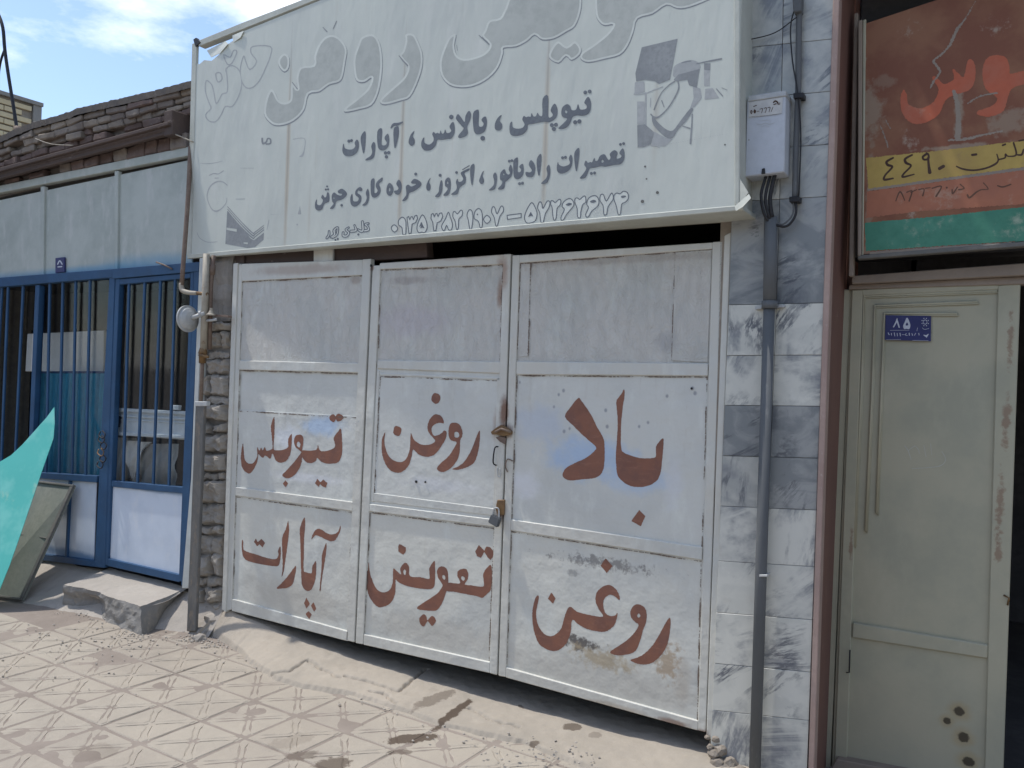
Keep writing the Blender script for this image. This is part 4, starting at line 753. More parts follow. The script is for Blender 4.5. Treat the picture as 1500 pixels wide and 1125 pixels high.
name = [(*C_, [('s', [(215,965,10),(238,930,11),(240,890,8)]), ('s', [(262,955,10),(300,925,12),(295,880,12),(335,850,9),(325,925,10),(280,960,10)]), ('s', [(395,905,10),(395,940,11),(435,940,12),(455,905,10),(425,875,10),(455,850,8)]), ('s', [(480,890,12),(535,880,12),(520,825,8)]), ('s', [(562,925,7)]), ('s', [(558,870,8),(585,888,12),(612,880,12),(607,785,11)]), ('s', [(630,885,12),(670,875,12),(665,840,9),(640,815,11),(672,805,9)]), ('s', [(335,975,7)]), ('s', [(310,985,6)])])]
glyph('printed_name', name, SP(0.0008), M['print_dark'], sg, mode='line', w=0.65, step=0.5)
glyph('name_fill', name, SP(0.0004), M['print_light'], sg, step=0.6)
# big embossed-looking words: dark edge, pale outline, faint grey fill
G1, G2, G3 = (280, 50, 5), (540, 0, 5), (800, 0, 5)
big = [(*G1, [('p', [(640,480),(610,420),(580,405),(548,470),(532,580),(570,640),(620,668),(700,658),(770,620),(830,550),(860,440),(940,420),(1010,370),(1080,350),(1110,310),(1130,200),(1140,110),(1100,40),(1040,5),(980,20),(930,80),(900,160),(895,225),(800,240),(770,320),(778,400),(755,370),(735,350),(728,400),(724,480),(680,500)]),
        ('p', [(640,230),(680,275),(715,245),(718,170),(680,140),(640,180)]), ('p', [(1250,20),(1330,0),(1380,60),(1400,180),(1395,300),(1370,430),(1320,520),(1230,550),(1130,570),(1125,540),(1200,480),(1290,400),(1320,320),(1270,350),(1210,340),(1190,260),(1190,170),(1220,80)])]),
       (*G2, [('p', [(270,250),(330,250),(370,320),(395,400),(390,500),(350,620),(300,710),(240,735),(120,765),(80,740),(120,690),(200,620),(260,560),(285,490),(250,445),(225,405),(250,370),(268,300)]),
        ('p', [(640,250),(590,270),(550,350),(520,450),(530,550),(590,620),(680,640),(780,625),(880,570),(950,490),(985,390),(990,350),(1080,340),(1160,300),(1215,255),(1270,290),(1360,280),(1450,230),(1510,190),(1550,90),(1560,-20),(1540,-90),(1100,-90),(1000,60),(960,130),(880,150),(850,220),(830,265),(885,325),(860,375),(800,410),(700,430),(645,400),(628,330)])]),
       (*G3, [('p', [(370,-40),(362,100),(390,160),(430,185),(490,180),(440,250),(340,330),(260,385),(252,430),(310,455),(430,430),(540,400),(600,330),(640,230),(670,135),(780,100),(880,35),(960,60),(1050,50),(1200,-10),(1300,-80),(500,-90)]), ('p', [(20,420),(90,460),(145,410),(185,440),(245,400),(255,350),(210,300),(150,340),(90,300),(40,350)])])]
bigo = [(x, y, s, [(op, pts) for op, pts in ops]) for x, y, s, ops in big]
SQ = lambda d: (lambda x, y: S(x, max(y, -16), -d))
glyph('letter_edge', bigo, SQ(0.0003), M['print_mid'], sg, shift=(0.5, 1.4), grow=0.2, step=1.0)
glyph('letter_outline', bigo, SQ(0.0006), M['print_light'], sg, step=1.0, grow=-0.3)
o = glyph('big_word', bigo, SQ(0.0009), M['print_fill'], sg, grow=-3.2, step=1.0); o['label'] = 'huge faint grey Persian words along the top'
glyph('letter_edge', [(*G1, [('s', [(975,162,4),(1030,140,5),(1110,128,3)]), ('s', [(740,352,3),(778,402,4)]), ('s', [(965,-50,3),(995,-18,4)]), ('s', [(1065,-95,3),(1040,-40,3)])]), (*G2, [('s', [(1100,96,3),(1175,56,4)]), ('s', [(222,408,3),(285,480,5)]), ('s', [(808,258,3),(880,322,5)]), ('s', [(645,330,2),(650,370,2)])])], SP(0.0008), M['print_mid'], sg, step=0.7)
haf = [(*G1, [('p', [(145,545),(105,590),(130,635),(180,640),(220,590),(250,530),(300,530),(345,460),(370,370),(355,270),(300,230),(255,255),(262,300),(265,420),(225,440),(185,510),(165,420),(150,370),(110,340),(105,420),(130,500)]), ('p', [(385,160),(362,240),(365,330),(400,390),(450,390),(500,340),(540,260),(580,160),(580,90),(450,90),(440,140),(480,200),(430,260),(400,200)]), ('p', [(238,150),(265,220),(300,210),(335,130),(310,120),(285,170)]), ('p', [(180,290),(215,285),(225,330),(195,350)])])]
o = glyph('thin_outlined_word', haf, SP(0.0004), M['print_soft'], sg, mode='line', w=0.8, step=0.6)
# faded pictures: oil can on the left, tyre machine on the right
F_ = (280, 230, 7.5)
glyph('faded_picture', [(*F_, [('s', [(398,310,4),(340,270,6),(270,275,7),(205,330,6),(175,420,5),(190,500,5),(230,575,6),(280,595,8),(340,560,5),(385,500,4),(392,450,3)]), ('s', [(65,830,3),(95,890,4),(180,935,4),(290,930,3)]), ('s', [(100,68,2),(180,72,3),(270,62,3),(350,42,2)]), ('s', [(200,200,5),(250,180,5),(300,185,4),(355,150,4)]), ('s', [(260,232,4),(300,230,4)]), ('s', [(540,122,2),(690,122,2)]), ('s', [(490,462,3),(590,460,3)]), ('s', [(855,690,3),(845,740,5),(832,800,3)]), ('s', [(830,890,2),(960,888,2)]), ('s', [(870,630,1.5),(1010,632,1.5)]), ('q', [(1170,630),(1195,530),(1210,630)]), ('s', [(1165,742,9)])]),
     (*G1, [('s', [(745,770,2),(830,765,2),(828,850,3),(812,890,8),(795,895,3)])])], SP(0.0004), M['print_soft'], sg, step=0.6)
glyph('faded_picture', [(*F_, [('q', [(395,600),(660,900),(690,915),(800,830),(795,910),(700,990),(620,1000),(375,955),(385,800)]), ('s', [(400,545,4),(530,690,4),(670,830,6),(700,825,5),(798,750,3)]), ('s', [(400,572,4),(530,720,5),(670,858,7),(700,850,5),(798,775,4)]), ('s', [(400,598,5),(530,752,6),(670,886,7),(700,878,5),(798,800,5)]), ('h', [(390,775),(500,790),(500,822),(390,800)]), ('h', [(575,935),(625,940),(620,958),(575,950)])]),
     (*G1, [('s', [(520,765,7),(525,800,7),(550,790,6),(560,765,5),(580,770,6),(580,800,6),(550,805,5)])])], SP(0.0005), M['print_mid'], sg, step=0.5, sm=False)
T_ = (900, 50, 7.5)
glyph('faded_picture', [(*T_, [('q', [(300,145),(695,50),(610,500),(490,545),(440,515),(340,500),(240,520),(230,430),(265,290)]), ('q', [(650,500),(700,445),(940,380),(925,450),(905,590),(820,560),(800,500),(680,520)]), ('s', [(905,325,6),(1050,295,9),(1175,270,8)]), ('p', [(415,900),(470,960),(560,1040),(640,1060),(720,960),(830,820),(865,830),(800,940),(700,1050),(640,1140),(560,1130),(430,1000)]),
     ('s', [(700,520,8),(705,600,8),(660,700,8),(590,810,7),(500,900,8),(440,915,10),(400,880,7)]), ('s', [(435,830,6),(470,740,6),(520,640,5),(600,560,6),(660,520,8)]), ('q', [(250,1000),(335,990),(440,1080),(400,1210),(330,1240),(255,1245)]), ('s', [(855,880,7),(850,1000,8),(835,1200,10)]), ('s', [(750,1010,5),(830,1035,7)]), ('q', [(985,320),(1055,320),(1050,400),(985,390)]), ('s', [(1120,600,5),(1190,680,6)]), ('s', [(1180,590,4),(1240,615,3)]), ('s', [(520,730,6),(545,800,5)]), ('s', [(740,315,6),(800,300,7),(840,295,6)])])], SP(0.0007), M['print_mid'], sg, step=0.6)
glyph('faded_picture', [(*T_, [('p', [(660,350),(760,300),(860,285),(930,320),(940,380),(820,430),(660,470),(645,420)]), ('q', [(985,390),(1050,400),(1045,570),(985,570)]), ('q', [(335,640),(355,640),(350,1010),(335,1010)]), ('s', [(215,660,5),(330,655,5),(430,615,5),(530,580,5)]), ('q', [(860,560),(945,600),(960,700),(880,800),(830,820),(870,700)]), ('q', [(1000,600),(1080,590),(1150,700),(990,720)]), ('q', [(250,740),(330,740),(330,985),(250,995)]), ('s', [(395,800,5),(398,700,4)]), ('q', [(440,1070),(560,1140),(640,1150),(560,1230),(400,1230)]), ('q', [(225,530),(330,520),(330,640),(220,660)])])], SP(0.0005), M['print_soft'], sg, step=0.6)
glyph('tear_crease', [(*T_, [('s', [(250,1243,2),(400,1222,2),(500,1250,3)]), ('s', [(500,1225,1.5),(1200,1100,1.5)])])], SP(0.0010), M['print_soft'], sg, step=0.6)
for x, y, r in ((945, 244, 1.5), (947, 262, 1.2), (963, 282, 2.2), (941, 295, 2.4), (1062, 212, 1.3), (1097, 205, 1)):
    glyph('rust_hole', [(0, 0, 1, [('s', [(x, y, r)])])], SP(0.0010), M['board_edge'], sg, step=0.4)

# ------------------------------------------------------------------ marble-faced pier
mp_ = thing('marble_pier', 'pier faced with grey veined marble tiles, between the gate and the brown pillar', 'pier', P(1110, 1130))
prism_pts = [P(1064, -60, 0.0), P(1222, -60, 0.0), P(1182, 1150, 0.0), P(1038, 1150, 0.0)]
obj('mortar_bed', prism(prism_pts, Vector((0, 0.14, 0))), M['mortar'], mp_)
rows = [-95, -17, 60, 136, 213, 289, 444, 520, 595, 671, 747, 830, 908, 985, 1056, 1135]
dark = {0: (2, 2), 1: (2, 2), 2: (2, 2), 3: (2, 2), 4: (0, 2), 5: (1, 1), 8: (1, 1), 9: (2, 1)}
def lx(y): return 1222.5 - (y / 1125.0) * 40.0
def ll(y): return 1072 - max(0, (y - 330)) * (30 / 750.0)
for r in range(len(rows) - 1):
    ya, yb = rows[r], rows[r + 1]
    for cidx in range(2):
        def xat(f, y): return ll(y) + (lx(y) - ll(y)) * f
        f0, f1 = (0, 0.5) if cidx == 0 else (0.5, 1)
        j = random.uniform(-2, 2) if cidx == 0 else 0
        def yy(x, y): return y + (y - 545) * 0.0264 * ((x - 1190) / 125.0)
        g = 0.35
        xa, xb = xat(f0, ya) + g, xat(f1, ya) - g; xc, xd = xat(f1, yb) - g, xat(f0, yb) + g
        quad = [(xa, yy(xa, ya) + g), (xb, yy(xb, ya) + g), (xc, yy(xc, yb) - g), (xd, yy(xd, yb) - g)]
        dk = dark.get(r, (0, 0))[cidx]
        bar('marble_tile', quad, M[('marble_light', 'marble_dark', 'marble_mid')[dk]], mp_, Y=-0.016 + random.uniform(-0.0015, 0.0015), t=0.014, bevel=0.001)

# grey conduit with its clamp, cable and meter box
cd = thing('conduit', 'thick grey vertical conduit running down the marble pier', 'pipe', P(1105, 1130, -0.05))
tube('pipe', [P(1129, 318, -0.055), P(1127.5, 445, -0.055)], 0.0255, M['pipe_grey'], cd, n=20)
tube('pipe', [P(1127, 445, -0.052), P(1104, 1180, -0.052)], 0.0225, M['pipe_grey'], cd, n=20)
tube('collar', [P(1127.6, 441, -0.053), P(1127.3, 452, -0.053)], 0.031, M['pipe_grey'], cd, n=20)
bar('clamp', [(1106, 449), (1149, 446), (1149, 450), (1106, 453)], M['galv'], cd, Y=-0.035, t=0.018, bevel=0.001)
for x in (1119, 1126, 1134): tube('cut_wire', [P(x, 446, -0.06), P(x + 1, 433, -0.062)], 0.0016, M['black'], cd, n=6)
bar('clamp', [(1112, 842), (1124, 842), (1124, 845), (1112, 845)], M['galv'], cd, Y=-0.078, t=0.05, bevel=0.001)
cb = thing('power_cable', 'thick grey cable running up the marble pier beside the meter box', 'cable', P(1165, 300, -0.05))
tube('cable', [P(1171, -20, -0.04), P(1170, 60, -0.04), P(1169, 140, -0.04), P(1166, 220, -0.04), P(1164.5, 292, -0.04)], 0.0115, M['pipe_grey'], cb, n=12, sub=4)
tube('thin_wire', [P(1165, 10, -0.055), P(1158, 40, -0.05), P(1161, 90, -0.05), P(1169, 140, -0.056), P(1173, 200, -0.05), P(1170, 290, -0.05)], 0.0028, M['black'], cb, n=8, sub=4)
for x, y in ((1171, 138), (1165, 290)): bar('cable_clip', [(x - 9, y - 2), (x + 6, y - 3), (x + 6, y + 5), (x - 9, y + 6)], M['black'], cb, Y=-0.062, t=0.045, bevel=0.002)
bar('junction', [(1160, -8), (1174, -8), (1173, 16), (1162, 18)], M['pipe_grey'], cb, Y=-0.07, t=0.05, bevel=0.004)
cl = thing('cable_loop', 'black cables looping from under the meter box back to the conduit', 'cable', P(1125, 325, -0.06))
tube('cable', [P(1122, 258, -0.08), P(1115, 285, -0.09), P(1119, 312, -0.085), P(1129, 328, -0.07)], 0.006, M['black'], cl, sub=5)
tube('cable', [P(1128, 258, -0.08), P(1121, 290, -0.085), P(1126, 315, -0.08), P(1133, 332, -0.06)], 0.006, M['black'], cl, sub=5)
tube('cable', [P(1135, 256, -0.08), P(1128, 290, -0.08), P(1131, 318, -0.075)], 0.008, M['black'], cl, sub=5)
tube('cable', [P(1165, 292, -0.045), P(1166, 312, -0.05), P(1158, 327, -0.055), P(1147, 332, -0.06), P(1130, 326, -0.06), P(1124, 318, -0.065)], 0.005, M['black'], cl, sub=5)
tube('cable', [P(1162, 294, -0.045), P(1161, 314, -0.05), P(1148, 328, -0.055), P(1136, 326, -0.06)], 0.0035, M['pipe_grey'], cl, sub=5)
tag(tube('slack_wire', [P(1098, 58, -0.03), P(1135, 48, -0.035), P(1167, 25, -0.05)], 0.0022, M['black'], n=6, sub=5), 'thin black wire strung from behind the sign to the vertical cable', 'wire')
mb_ = thing('meter_box', 'small pale grey electricity meter box with a worn sticker, right of the big sign', 'meter box', P(1120, 255, -0.1))
bar('box_body', [(1094, 147), (1151, 137), (1148.5, 252), (1091, 259)], M['meter'], mb_, Y=-0.115, t=0.095, bevel=0.004)
bar('lid', [(1096, 140.5), (1151, 132), (1151.5, 140.5), (1095, 149)], M['galv'], mb_, Y=-0.12, t=0.10, bevel=0.003)
glyph('sticker', [(0, 0, 1, [('q', [(1097, 150), (1147, 142), (1145, 166), (1096, 173)])])], lambda x, y: P(x, y, -0.1170), M['sticker'], mb_, rough=0.5)
MB = (1080, 120, 5)
o = glyph('sticker_writing', [(*MB, [('p', [(100,205),(112,215),(105,235),(95,225)]), ('p', [(125,200),(138,212),(130,232),(118,220)]), ('h', [(103,213),(106,222),(101,226)]), ('s', [(145,215,2),(160,214,2)]), ('s', [(165,200,2),(185,196,2.5),(178,228,2)]), ('s', [(196,194,2),(214,190,2.5),(206,224,2)]), ('s', [(222,190,2),(240,186,2.5),(232,220,2)]), ('s', [(262,184,2),(248,218,2)]),
   ('s', [(265,150,5),(280,140,6),(295,150,6),(300,165,4)]), ('s', [(268,165,4),(285,160,4)]), ('s', [(312,150,2),(310,165,3)]), ('s', [(120,180,3),(140,172,3)]), ('s', [(100,255,1),(230,245,1),(325,232,1)])])], lambda x, y: P(x, y, -0.1178), M['inkbrown'], mb_, step=0.4)
glyph('raised_mark', [(*MB, [('s', [(140,305,1.5),(175,312,2),(205,300,2),(235,310,2),(275,298,1.5)]), ('s', [(175,330,1.5),(205,320,2),(235,330,1.5)]), ('s', [(160,285,1),(205,282,1.5),(250,285,1)])])], lambda x, y: P(x, y, -0.1165), M['galv'], mb_, step=0.5)
bar('catch', [(1116, 247), (1120, 246), (1120.5, 254), (1115, 254.5)], M['black'], mb_, Y=-0.122, t=0.01, bevel=0.001)

# ------------------------------------------------------------------ pillar and the recessed shop on the right
XPL = P(1216, 300, -0.022).x
pb = thing('brown_pillar', 'brown red painted pillar with a pink front edge, right of the marble', 'pillar', (XPL, 0, 0))
bar('front_edge', [(1222, -60), (1231.5, -60), (1191.5, 1150), (1183, 1150)], M['pillar_edge'], pb, Y=-0.028, t=0.06)
def PXw(x, y, X=None): return PX(x, y, XPL if X is None else X)
def side(name, quad, mat, t=-0.05, X=None):
    pts = [PX(x, y, XPL if X is None else X) for x, y in quad]
    return obj(name, prism(pts, Vector((t, 0, 0))), mat, pb, bevel=0.002)
side('side_face', [(1231, -60), (1256, -60), (1217, 1150), (1190.5, 1150)], M['pillar'])
side('rear_face', [(1255.5, -60), (1272, -60), (1232, 1150), (1216.5, 1150)], M['pillar_rust'], X=XPL + 0.004)

rs = thing('recessed_shop', 'shaded recessed shop front with tan steel lintel, right of the brown pillar', 'shop front', (0.6, 0.4, 0))
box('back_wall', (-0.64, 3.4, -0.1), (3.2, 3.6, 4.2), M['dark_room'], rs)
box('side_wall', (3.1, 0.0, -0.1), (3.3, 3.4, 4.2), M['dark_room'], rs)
box('pier_core', (-0.98, 0.145, -0.1), (XPL - 0.055, 3.4, 4.4), M['mortar'], rs)  # unseen solid, added to stop sun leaking past the pillar
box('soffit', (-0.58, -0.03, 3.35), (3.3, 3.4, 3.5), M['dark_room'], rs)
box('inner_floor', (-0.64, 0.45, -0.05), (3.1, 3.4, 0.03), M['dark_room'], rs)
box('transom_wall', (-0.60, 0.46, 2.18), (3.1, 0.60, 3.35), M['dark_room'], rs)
bar('lintel', [(1248, 404), (1640, 375), (1640, 396), (1247, 416)], M['lintel_tan'], rs, Y=DY - 0.05, t=0.10)
bar('lintel', [(1244, 417), (1640, 398), (1640, 412), (1243, 424)], M['lintel_tan'], rs, Y=DY - 0.02, t=0.07)
bar('frame_post', [(1251, 20), (1257, 18), (1250, 404), (1243, 405)], M['lintel_tan'], rs, Y=RY + 0.03, t=0.04)
bar('door_jamb', [(1236, 424), (1246, 424), (1213, 1200), (1200, 1200)], M['door_green'], rs, Y=DY + 0.0, t=0.06)
bar('sill', [(1225, 1112), (1480, 1160), (1470, 1200), (1190, 1180)], M['lintel_tan'], rs, Y=DY - 0.05, t=0.1)

dr = thing('steel_door', 'grey green steel door leaf with stepped mouldings and rust at its right edge', 'door', P(1350, 1125, DY))
bar('door_sheet', [(1246, 424), (1494, 408), (1466, 1200), (1216, 1180)], M['door_green'], dr, Y=DY, t=0.03)
bar('edge_stile', [(1462, 418), (1495, 415), (1468, 1180), (1441, 1175)], M['door_green'], dr, Y=DY - 0.012, t=0.03)
bar('edge_stile', [(1248, 425), (1264, 424), (1238, 1180), (1220, 1175)], M['door_green'], dr, Y=DY - 0.012, t=0.03)
bar('top_rail', [(1263, 424), (1463, 414), (1462.5, 424), (1263, 433)], M['door_green'], dr, Y=DY - 0.012, t=0.03)
bar('lock_rail', [(1249, 912), (1447, 945), (1446.5, 965), (1248, 934)], M['door_green'], dr, Y=DY - 0.014, t=0.03, bevel=0.004)
bar('bottom_rail', [(1241, 1114), (1441, 1150), (1440, 1180), (1240, 1150)], M['door_green'], dr, Y=DY - 0.014, t=0.03)
def mould(px, r=0.0055): tube('moulding', [P(x, y, DY - 0.006) for x, y in px], r, M['door_green'], dr, n=8)
for pts in ([(1461, 426), (1265.5, 433.5), (1262, 560), (1251, 800)], [(1432, 442), (1281.5, 447.5), (1278, 560), (1268, 778)], [(1402, 459.5), (1295.5, 459), (1291.5, 560), (1284, 752)]):
    mould(pts); mould([(x + 2.2, y + 2.6) for x, y in pts], 0.003)
tube('hinge', [P(1240, 985, DY - 0.02), P(1244, 985, DY - 0.03), P(1245, 952, DY - 0.03)], 0.003, M['black'], dr, n=6)
tube('keeper', [P(1471, 872, DY - 0.012), P(1478, 876, DY - 0.03), P(1476, 886, DY - 0.012)], 0.004, M['brass'], dr, n=6)
o = glyph('chalk_scribble', [(1230, 390, 3.04, [('s', [(290,800,1.5),(305,822,1.5),(318,860,1.2)]), ('s', [(305,822,1.2),(322,808,1.2),(335,800,1)]), ('s', [(335,800,1),(350,815,1.3),(355,835,1)]), ('s', [(375,798,1),(385,850,1)]), ('s', [(405,790,1),(410,840,1)]), ('s', [(455,825,1),(472,860,1.2),(450,888,1.4),(390,897,1.2),(322,901,1)])])], lambda x, y: P(x, y, DY - 0.0014), M['chalk'], dr, step=0.35)
np_ = thing('number_plate', 'small blue house number plate reading 85, on the grey green door', 'number plate', P(1330, 480, DY))
bar('plate', [(1297, 461.5), (1364, 463), (1363.5, 500), (1296, 498)], M['plate_blue'], np_, Y=DY - 0.012, t=0.0025, bevel=0.001)
N_ = (1260, 440, 10.714)
NP = lambda x, y: P(x, y, DY - 0.0128)
glyph('numeral', [(*N_, [('s', [(525,415,10),(565,340,11),(580,290,9)]), ('s', [(575,300,9),(590,350,12),(612,420,11)]), ('p', [(735,270),(775,340),(788,400),(770,450),(725,445),(690,450),(675,400),(700,340)]), ('h', [(735,345),(755,385),(735,395),(712,390)])])], NP, M['plate_white'], np_, step=0.3)
glyph('postal_code', [(*N_, [('s', [(470,470,2.5),(770,468,2.5)]), ('s', [(900,430,3),(890,480,3)]), ('s', [(440,510,6),(455,540,6)]), ('s', [(490,515,5),(492,545,6)]), ('s', [(535,510,6),(545,560,5)]), ('s', [(580,515,5),(585,560,5)]), ('s', [(625,515,7),(632,560,5)]), ('s', [(655,538,3),(700,538,3)]), ('s', [(722,520,5),(712,545,4),(740,550,4)]), ('s', [(770,515,7),(772,548,7)]), ('s', [(812,520,5),(822,550,5)]), ('s', [(872,515,4),(850,550,4)]), ('s', [(920,515,5),(925,545,5)]), ('s', [(1000,545,6),(1040,560,14),(1070,530,6)]), ('s', [(1040,580,7)])]
    + [('s', [(1020 + 52 * math.cos(t) * (1 if k % 2 else 0.55), 340 + 62 * math.sin(t) * (1 if k % 2 else 0.55), 8)]) for k, t in enumerate([i * math.pi / 8 for i in range(16)])] + [('s', [(975,430,2.5),(1010,455,3),(1080,440,2.5)]), ('s', [(410,618,2.5),(640,612,2.5)]), ('s', [(820,628,2.5),(1070,632,2.5)])])], NP, M['plate_white'], np_, step=0.3)

# the neighbour's painted sign
qs = thing('painted_sign', 'brown red painted shop sign with yellow and green bands, above the steel door', 'shop sign', P(1380, 360, RY))
RP = lambda d: (lambda x, y: P(x, y, RY - d))
bar('board', [(1262, 36), (1360, 4), (1560, -62), (1640, -88), (1640, 345), (1500, 353), (1262, 373)], M['rsign'], qs, Y=RY, t=0.012, bevel=0.002)
bar('frame_bar', [(1257, 30), (1263, 28), (1261.5, 374), (1256, 375)], M['lintel_tan'], qs, Y=RY - 0.012, t=0.035)
bar('frame_bar', [(1264, 29), (1268.5, 27.5), (1264.5, 374), (1262.5, 374.4)], M['door_green'], qs, Y=RY - 0.006, t=0.02)
bar('frame_bar', [(1256, 374), (1640, 342), (1640, 350), (1256, 380)], M['board_edge'], qs, Y=RY - 0.008, t=0.04)
H_ = (1080, 0, 2.679); R_ = (1250, 180, 5.112)
glyph('yellow_band', [(*H_, [('q', [(505,620),(800,590),(1125,552),(1500,508),(1500,600),(1125,655),(800,700),(515,740)])])], RP(0.0004), M['yellow'], qs, rough=1.2)
glyph('red_band', [(*H_, [('q', [(510,752),(700,725),(1125,668),(1500,618),(1500,750),(1125,800),(700,830),(505,855)])])], RP(0.0003), M['redband'], qs, rough=1.6)
glyph('green_band', [(*H_, [('q', [(500,874),(800,848),(1125,812),(1500,775),(1500,915),(1125,945),(800,965),(505,985)])])], RP(0.0004), M['green'], qs, rough=1.2)
glyph('tan_border', [(*H_, [('q', [(520,988),(800,967),(1125,948),(1500,917),(1500,935),(1125,965),(800,985),(520,1005)]), ('q', [(510,735),(800,700),(1125,655),(1125,668),(800,712),(510,750)])])], RP(0.0002), M['lintel_tan'], qs, rough=1.0)
o = glyph('red_word', [(*H_, [('p', [(652,352),(665,372),(672,410),(720,425),(770,400),(790,350),(765,310),(780,300),(810,330),(850,310),(845,270),(870,290),(890,300),(905,235),(930,245),(935,300),(915,350),(860,370),(820,390),(790,450),(740,480),(690,485),(650,450),(640,390)]), ('p', [(1000,218),(1050,222),(1068,260),(1072,290),(1125,278),(1250,262),(1400,235),(1400,300),(1200,322),(1090,340),(1062,380),(1045,435),(990,458),(945,450),(945,435),(1000,415),(1020,385),(975,350),(962,290),(972,240)])])], RP(0.0006), M['redletter'], qs, rough=0.9); o['label'] = 'large orange red hand-painted word'
glyph('crack_mark', [(*H_, [('s', [(935,5,1.5),(890,80,3),(860,120,6),(835,175,5),(800,215,3),(770,238,4),(785,262,5),(795,285,4),(770,320,4),(758,345,2)]), ('s', [(560,490,1),(580,540,2.5),(592,578,2)]), ('s', [(580,465,1),(600,505,2)]), ('s', [(905,405,2),(960,375,3),(1020,365,2)]), ('s', [(850,360,7),(862,400,9),(868,470,10),(865,540,12)]), ('s', [(830,550,3),(900,545,5),(960,530,4),(1040,515,3)])])], RP(0.0009), M['lintel_tan'], qs, rough=1.6)
o = glyph('sign_writing', [(*R_, [('s', [(298,262,7),(250,290,9),(258,315,10),(292,330,8),(240,390,7),(232,425,9),(298,415,6)]), ('s', [(440,240,7),(388,270,9),(396,300,10),(432,322,7),(378,380,7),(372,405,8),(455,385,5)]), ('s', [(545,235,9),(520,255,8),(530,275,8),(562,268,8),(562,238,8),(548,226,7)]), ('s', [(560,262,8),(565,320,10),(572,370,14)]), ('s', [(645,342,12),(675,325,12)]), ('s', [(772,325,5),(820,345,7),(900,355,7),(990,340,7),(1060,310,8),(1085,280,6),(1075,235,5)]), ('s', [(890,240,9),(920,236,9)]), ('s', [(1085,275,6),(1135,262,6),(1140,235,7),(1160,250,5),(1220,238,7),(1200,150,7)]), ('s', [(1118,168,7),(1138,160,7)]), ('s', [(1220,238,6),(1260,238,8),(1275,200,7)]), ('s', [(1240,135,6),(1275,128,6)])])], RP(0.0008), M['inkbrown'], qs, step=0.5); o['label'] = 'dark brushed telephone line on the yellow band'
glyph('faded_writing', [(*R_, [('s', [(318,585,4),(350,515,6),(385,580,4)]), ('s', [(400,520,5),(440,510,5),(418,585,6)]), ('s', [(430,520,4),(475,500,4)]), ('s', [(490,500,5),(530,495,4),(520,545,6)]), ('s', [(540,490,4),(575,485,4)]), ('s', [(590,490,5),(660,475,5),(620,550,7)]), ('s', [(700,485,8)]), ('s', [(740,500,5),(745,530,6),(780,480,4)]), ('s', [(790,500,6),(830,490,5),(800,460,5)]), ('s', [(855,540,7),(870,560,7),(920,520,6),(960,500,5),(1010,495,4),(975,450,5)]), ('s', [(1080,470,5),(1120,480,6),(1180,460,5)])])], RP(0.0007), M['ink_faded'], qs, step=0.6)

# ------------------------------------------------------------------ rough stone pier between the two shops
sp = thing('stone_pier', 'crumbling rough stone pier between the blue shop and the white gate', 'pier', P(308, 900))
def rough_block(name, quad, mat, parent, Y, t, amp=0.008, n=5, seed=0, rnd=0.0):
    """a lumpy stone filling a pixel quad, standing proud of the plane Y"""
    bm = bmesh.new(); c = [P(x, y, Y) for x, y in quad]; g = []
    for j in range(n + 1):
        row = []
        for i in range(n + 1):
            u, v = i / n, j / n
            p = (c[0] * (1 - u) + c[1] * u) * (1 - v) + (c[3] * (1 - u) + c[2] * u) * v
            e = min(u, 1 - u, v, 1 - v)
            d = t * min(1, (e * (7 if n > 6 else 9)) ** (0.45 if n > 6 else 0.2)) if e > 0 else 0
            nn = mnoise.noise((p.x * 14 + seed, p.z * 14, seed)); n2 = mnoise.noise((p.x * 45 + seed, p.z * 45, seed))
            if e > 0 or True: p = p + Vector((0.7 * amp * mnoise.noise((p.z * 30, seed, 0)), -(d + amp * nn + amp * 0.5 * n2), 0.7 * amp * mnoise.noise((p.x * 30, seed, 5))))
            row.append(bm.verts.new(p))
        g.append(row)
    back = [bm.verts.new(p + Vector((0, 0.03, 0))) for p in c]
    for a, b in zip(g[:-1], g[1:]):
        for i in range(n): bm.faces.new((a[i], a[i + 1], b[i + 1], b[i]))
    for (edge, b0, b1) in (([g[0][i] for i in range(n + 1)], 0, 1), ([g[i][n] for i in range(n + 1)], 1, 2), ([g[n][n - i] for i in range(n + 1)], 2, 3), ([g[n - i][0] for i in range(n + 1)], 3, 0)):
        bm.faces.new(edge + [back[b1], back[b0]])
    bm.faces.new(back[::-1])
    o = obj(name, bm, mat, parent, smooth=rnd > 0.5); return o
obj('pier_core', prism([P(300, 372, 0.05), P(346, 370, 0.05), P(328, 905, 0.05), P(278, 935, 0.05)], Vector((0, 0.2, 0))), M['plaster_rough'], sp)
rough_block('plaster', [(309, 376), (342, 374), (338, 470), (307, 472)], M['plaster_rough'], sp, 0.035, 0.02, 0.014, 9, 3)
ys = [470, 486, 512, 526, 549, 580, 593, 618, 634, 662, 692, 704, 738, 770, 783, 812, 846, 860, 884, 902]
rr = random.Random(5)
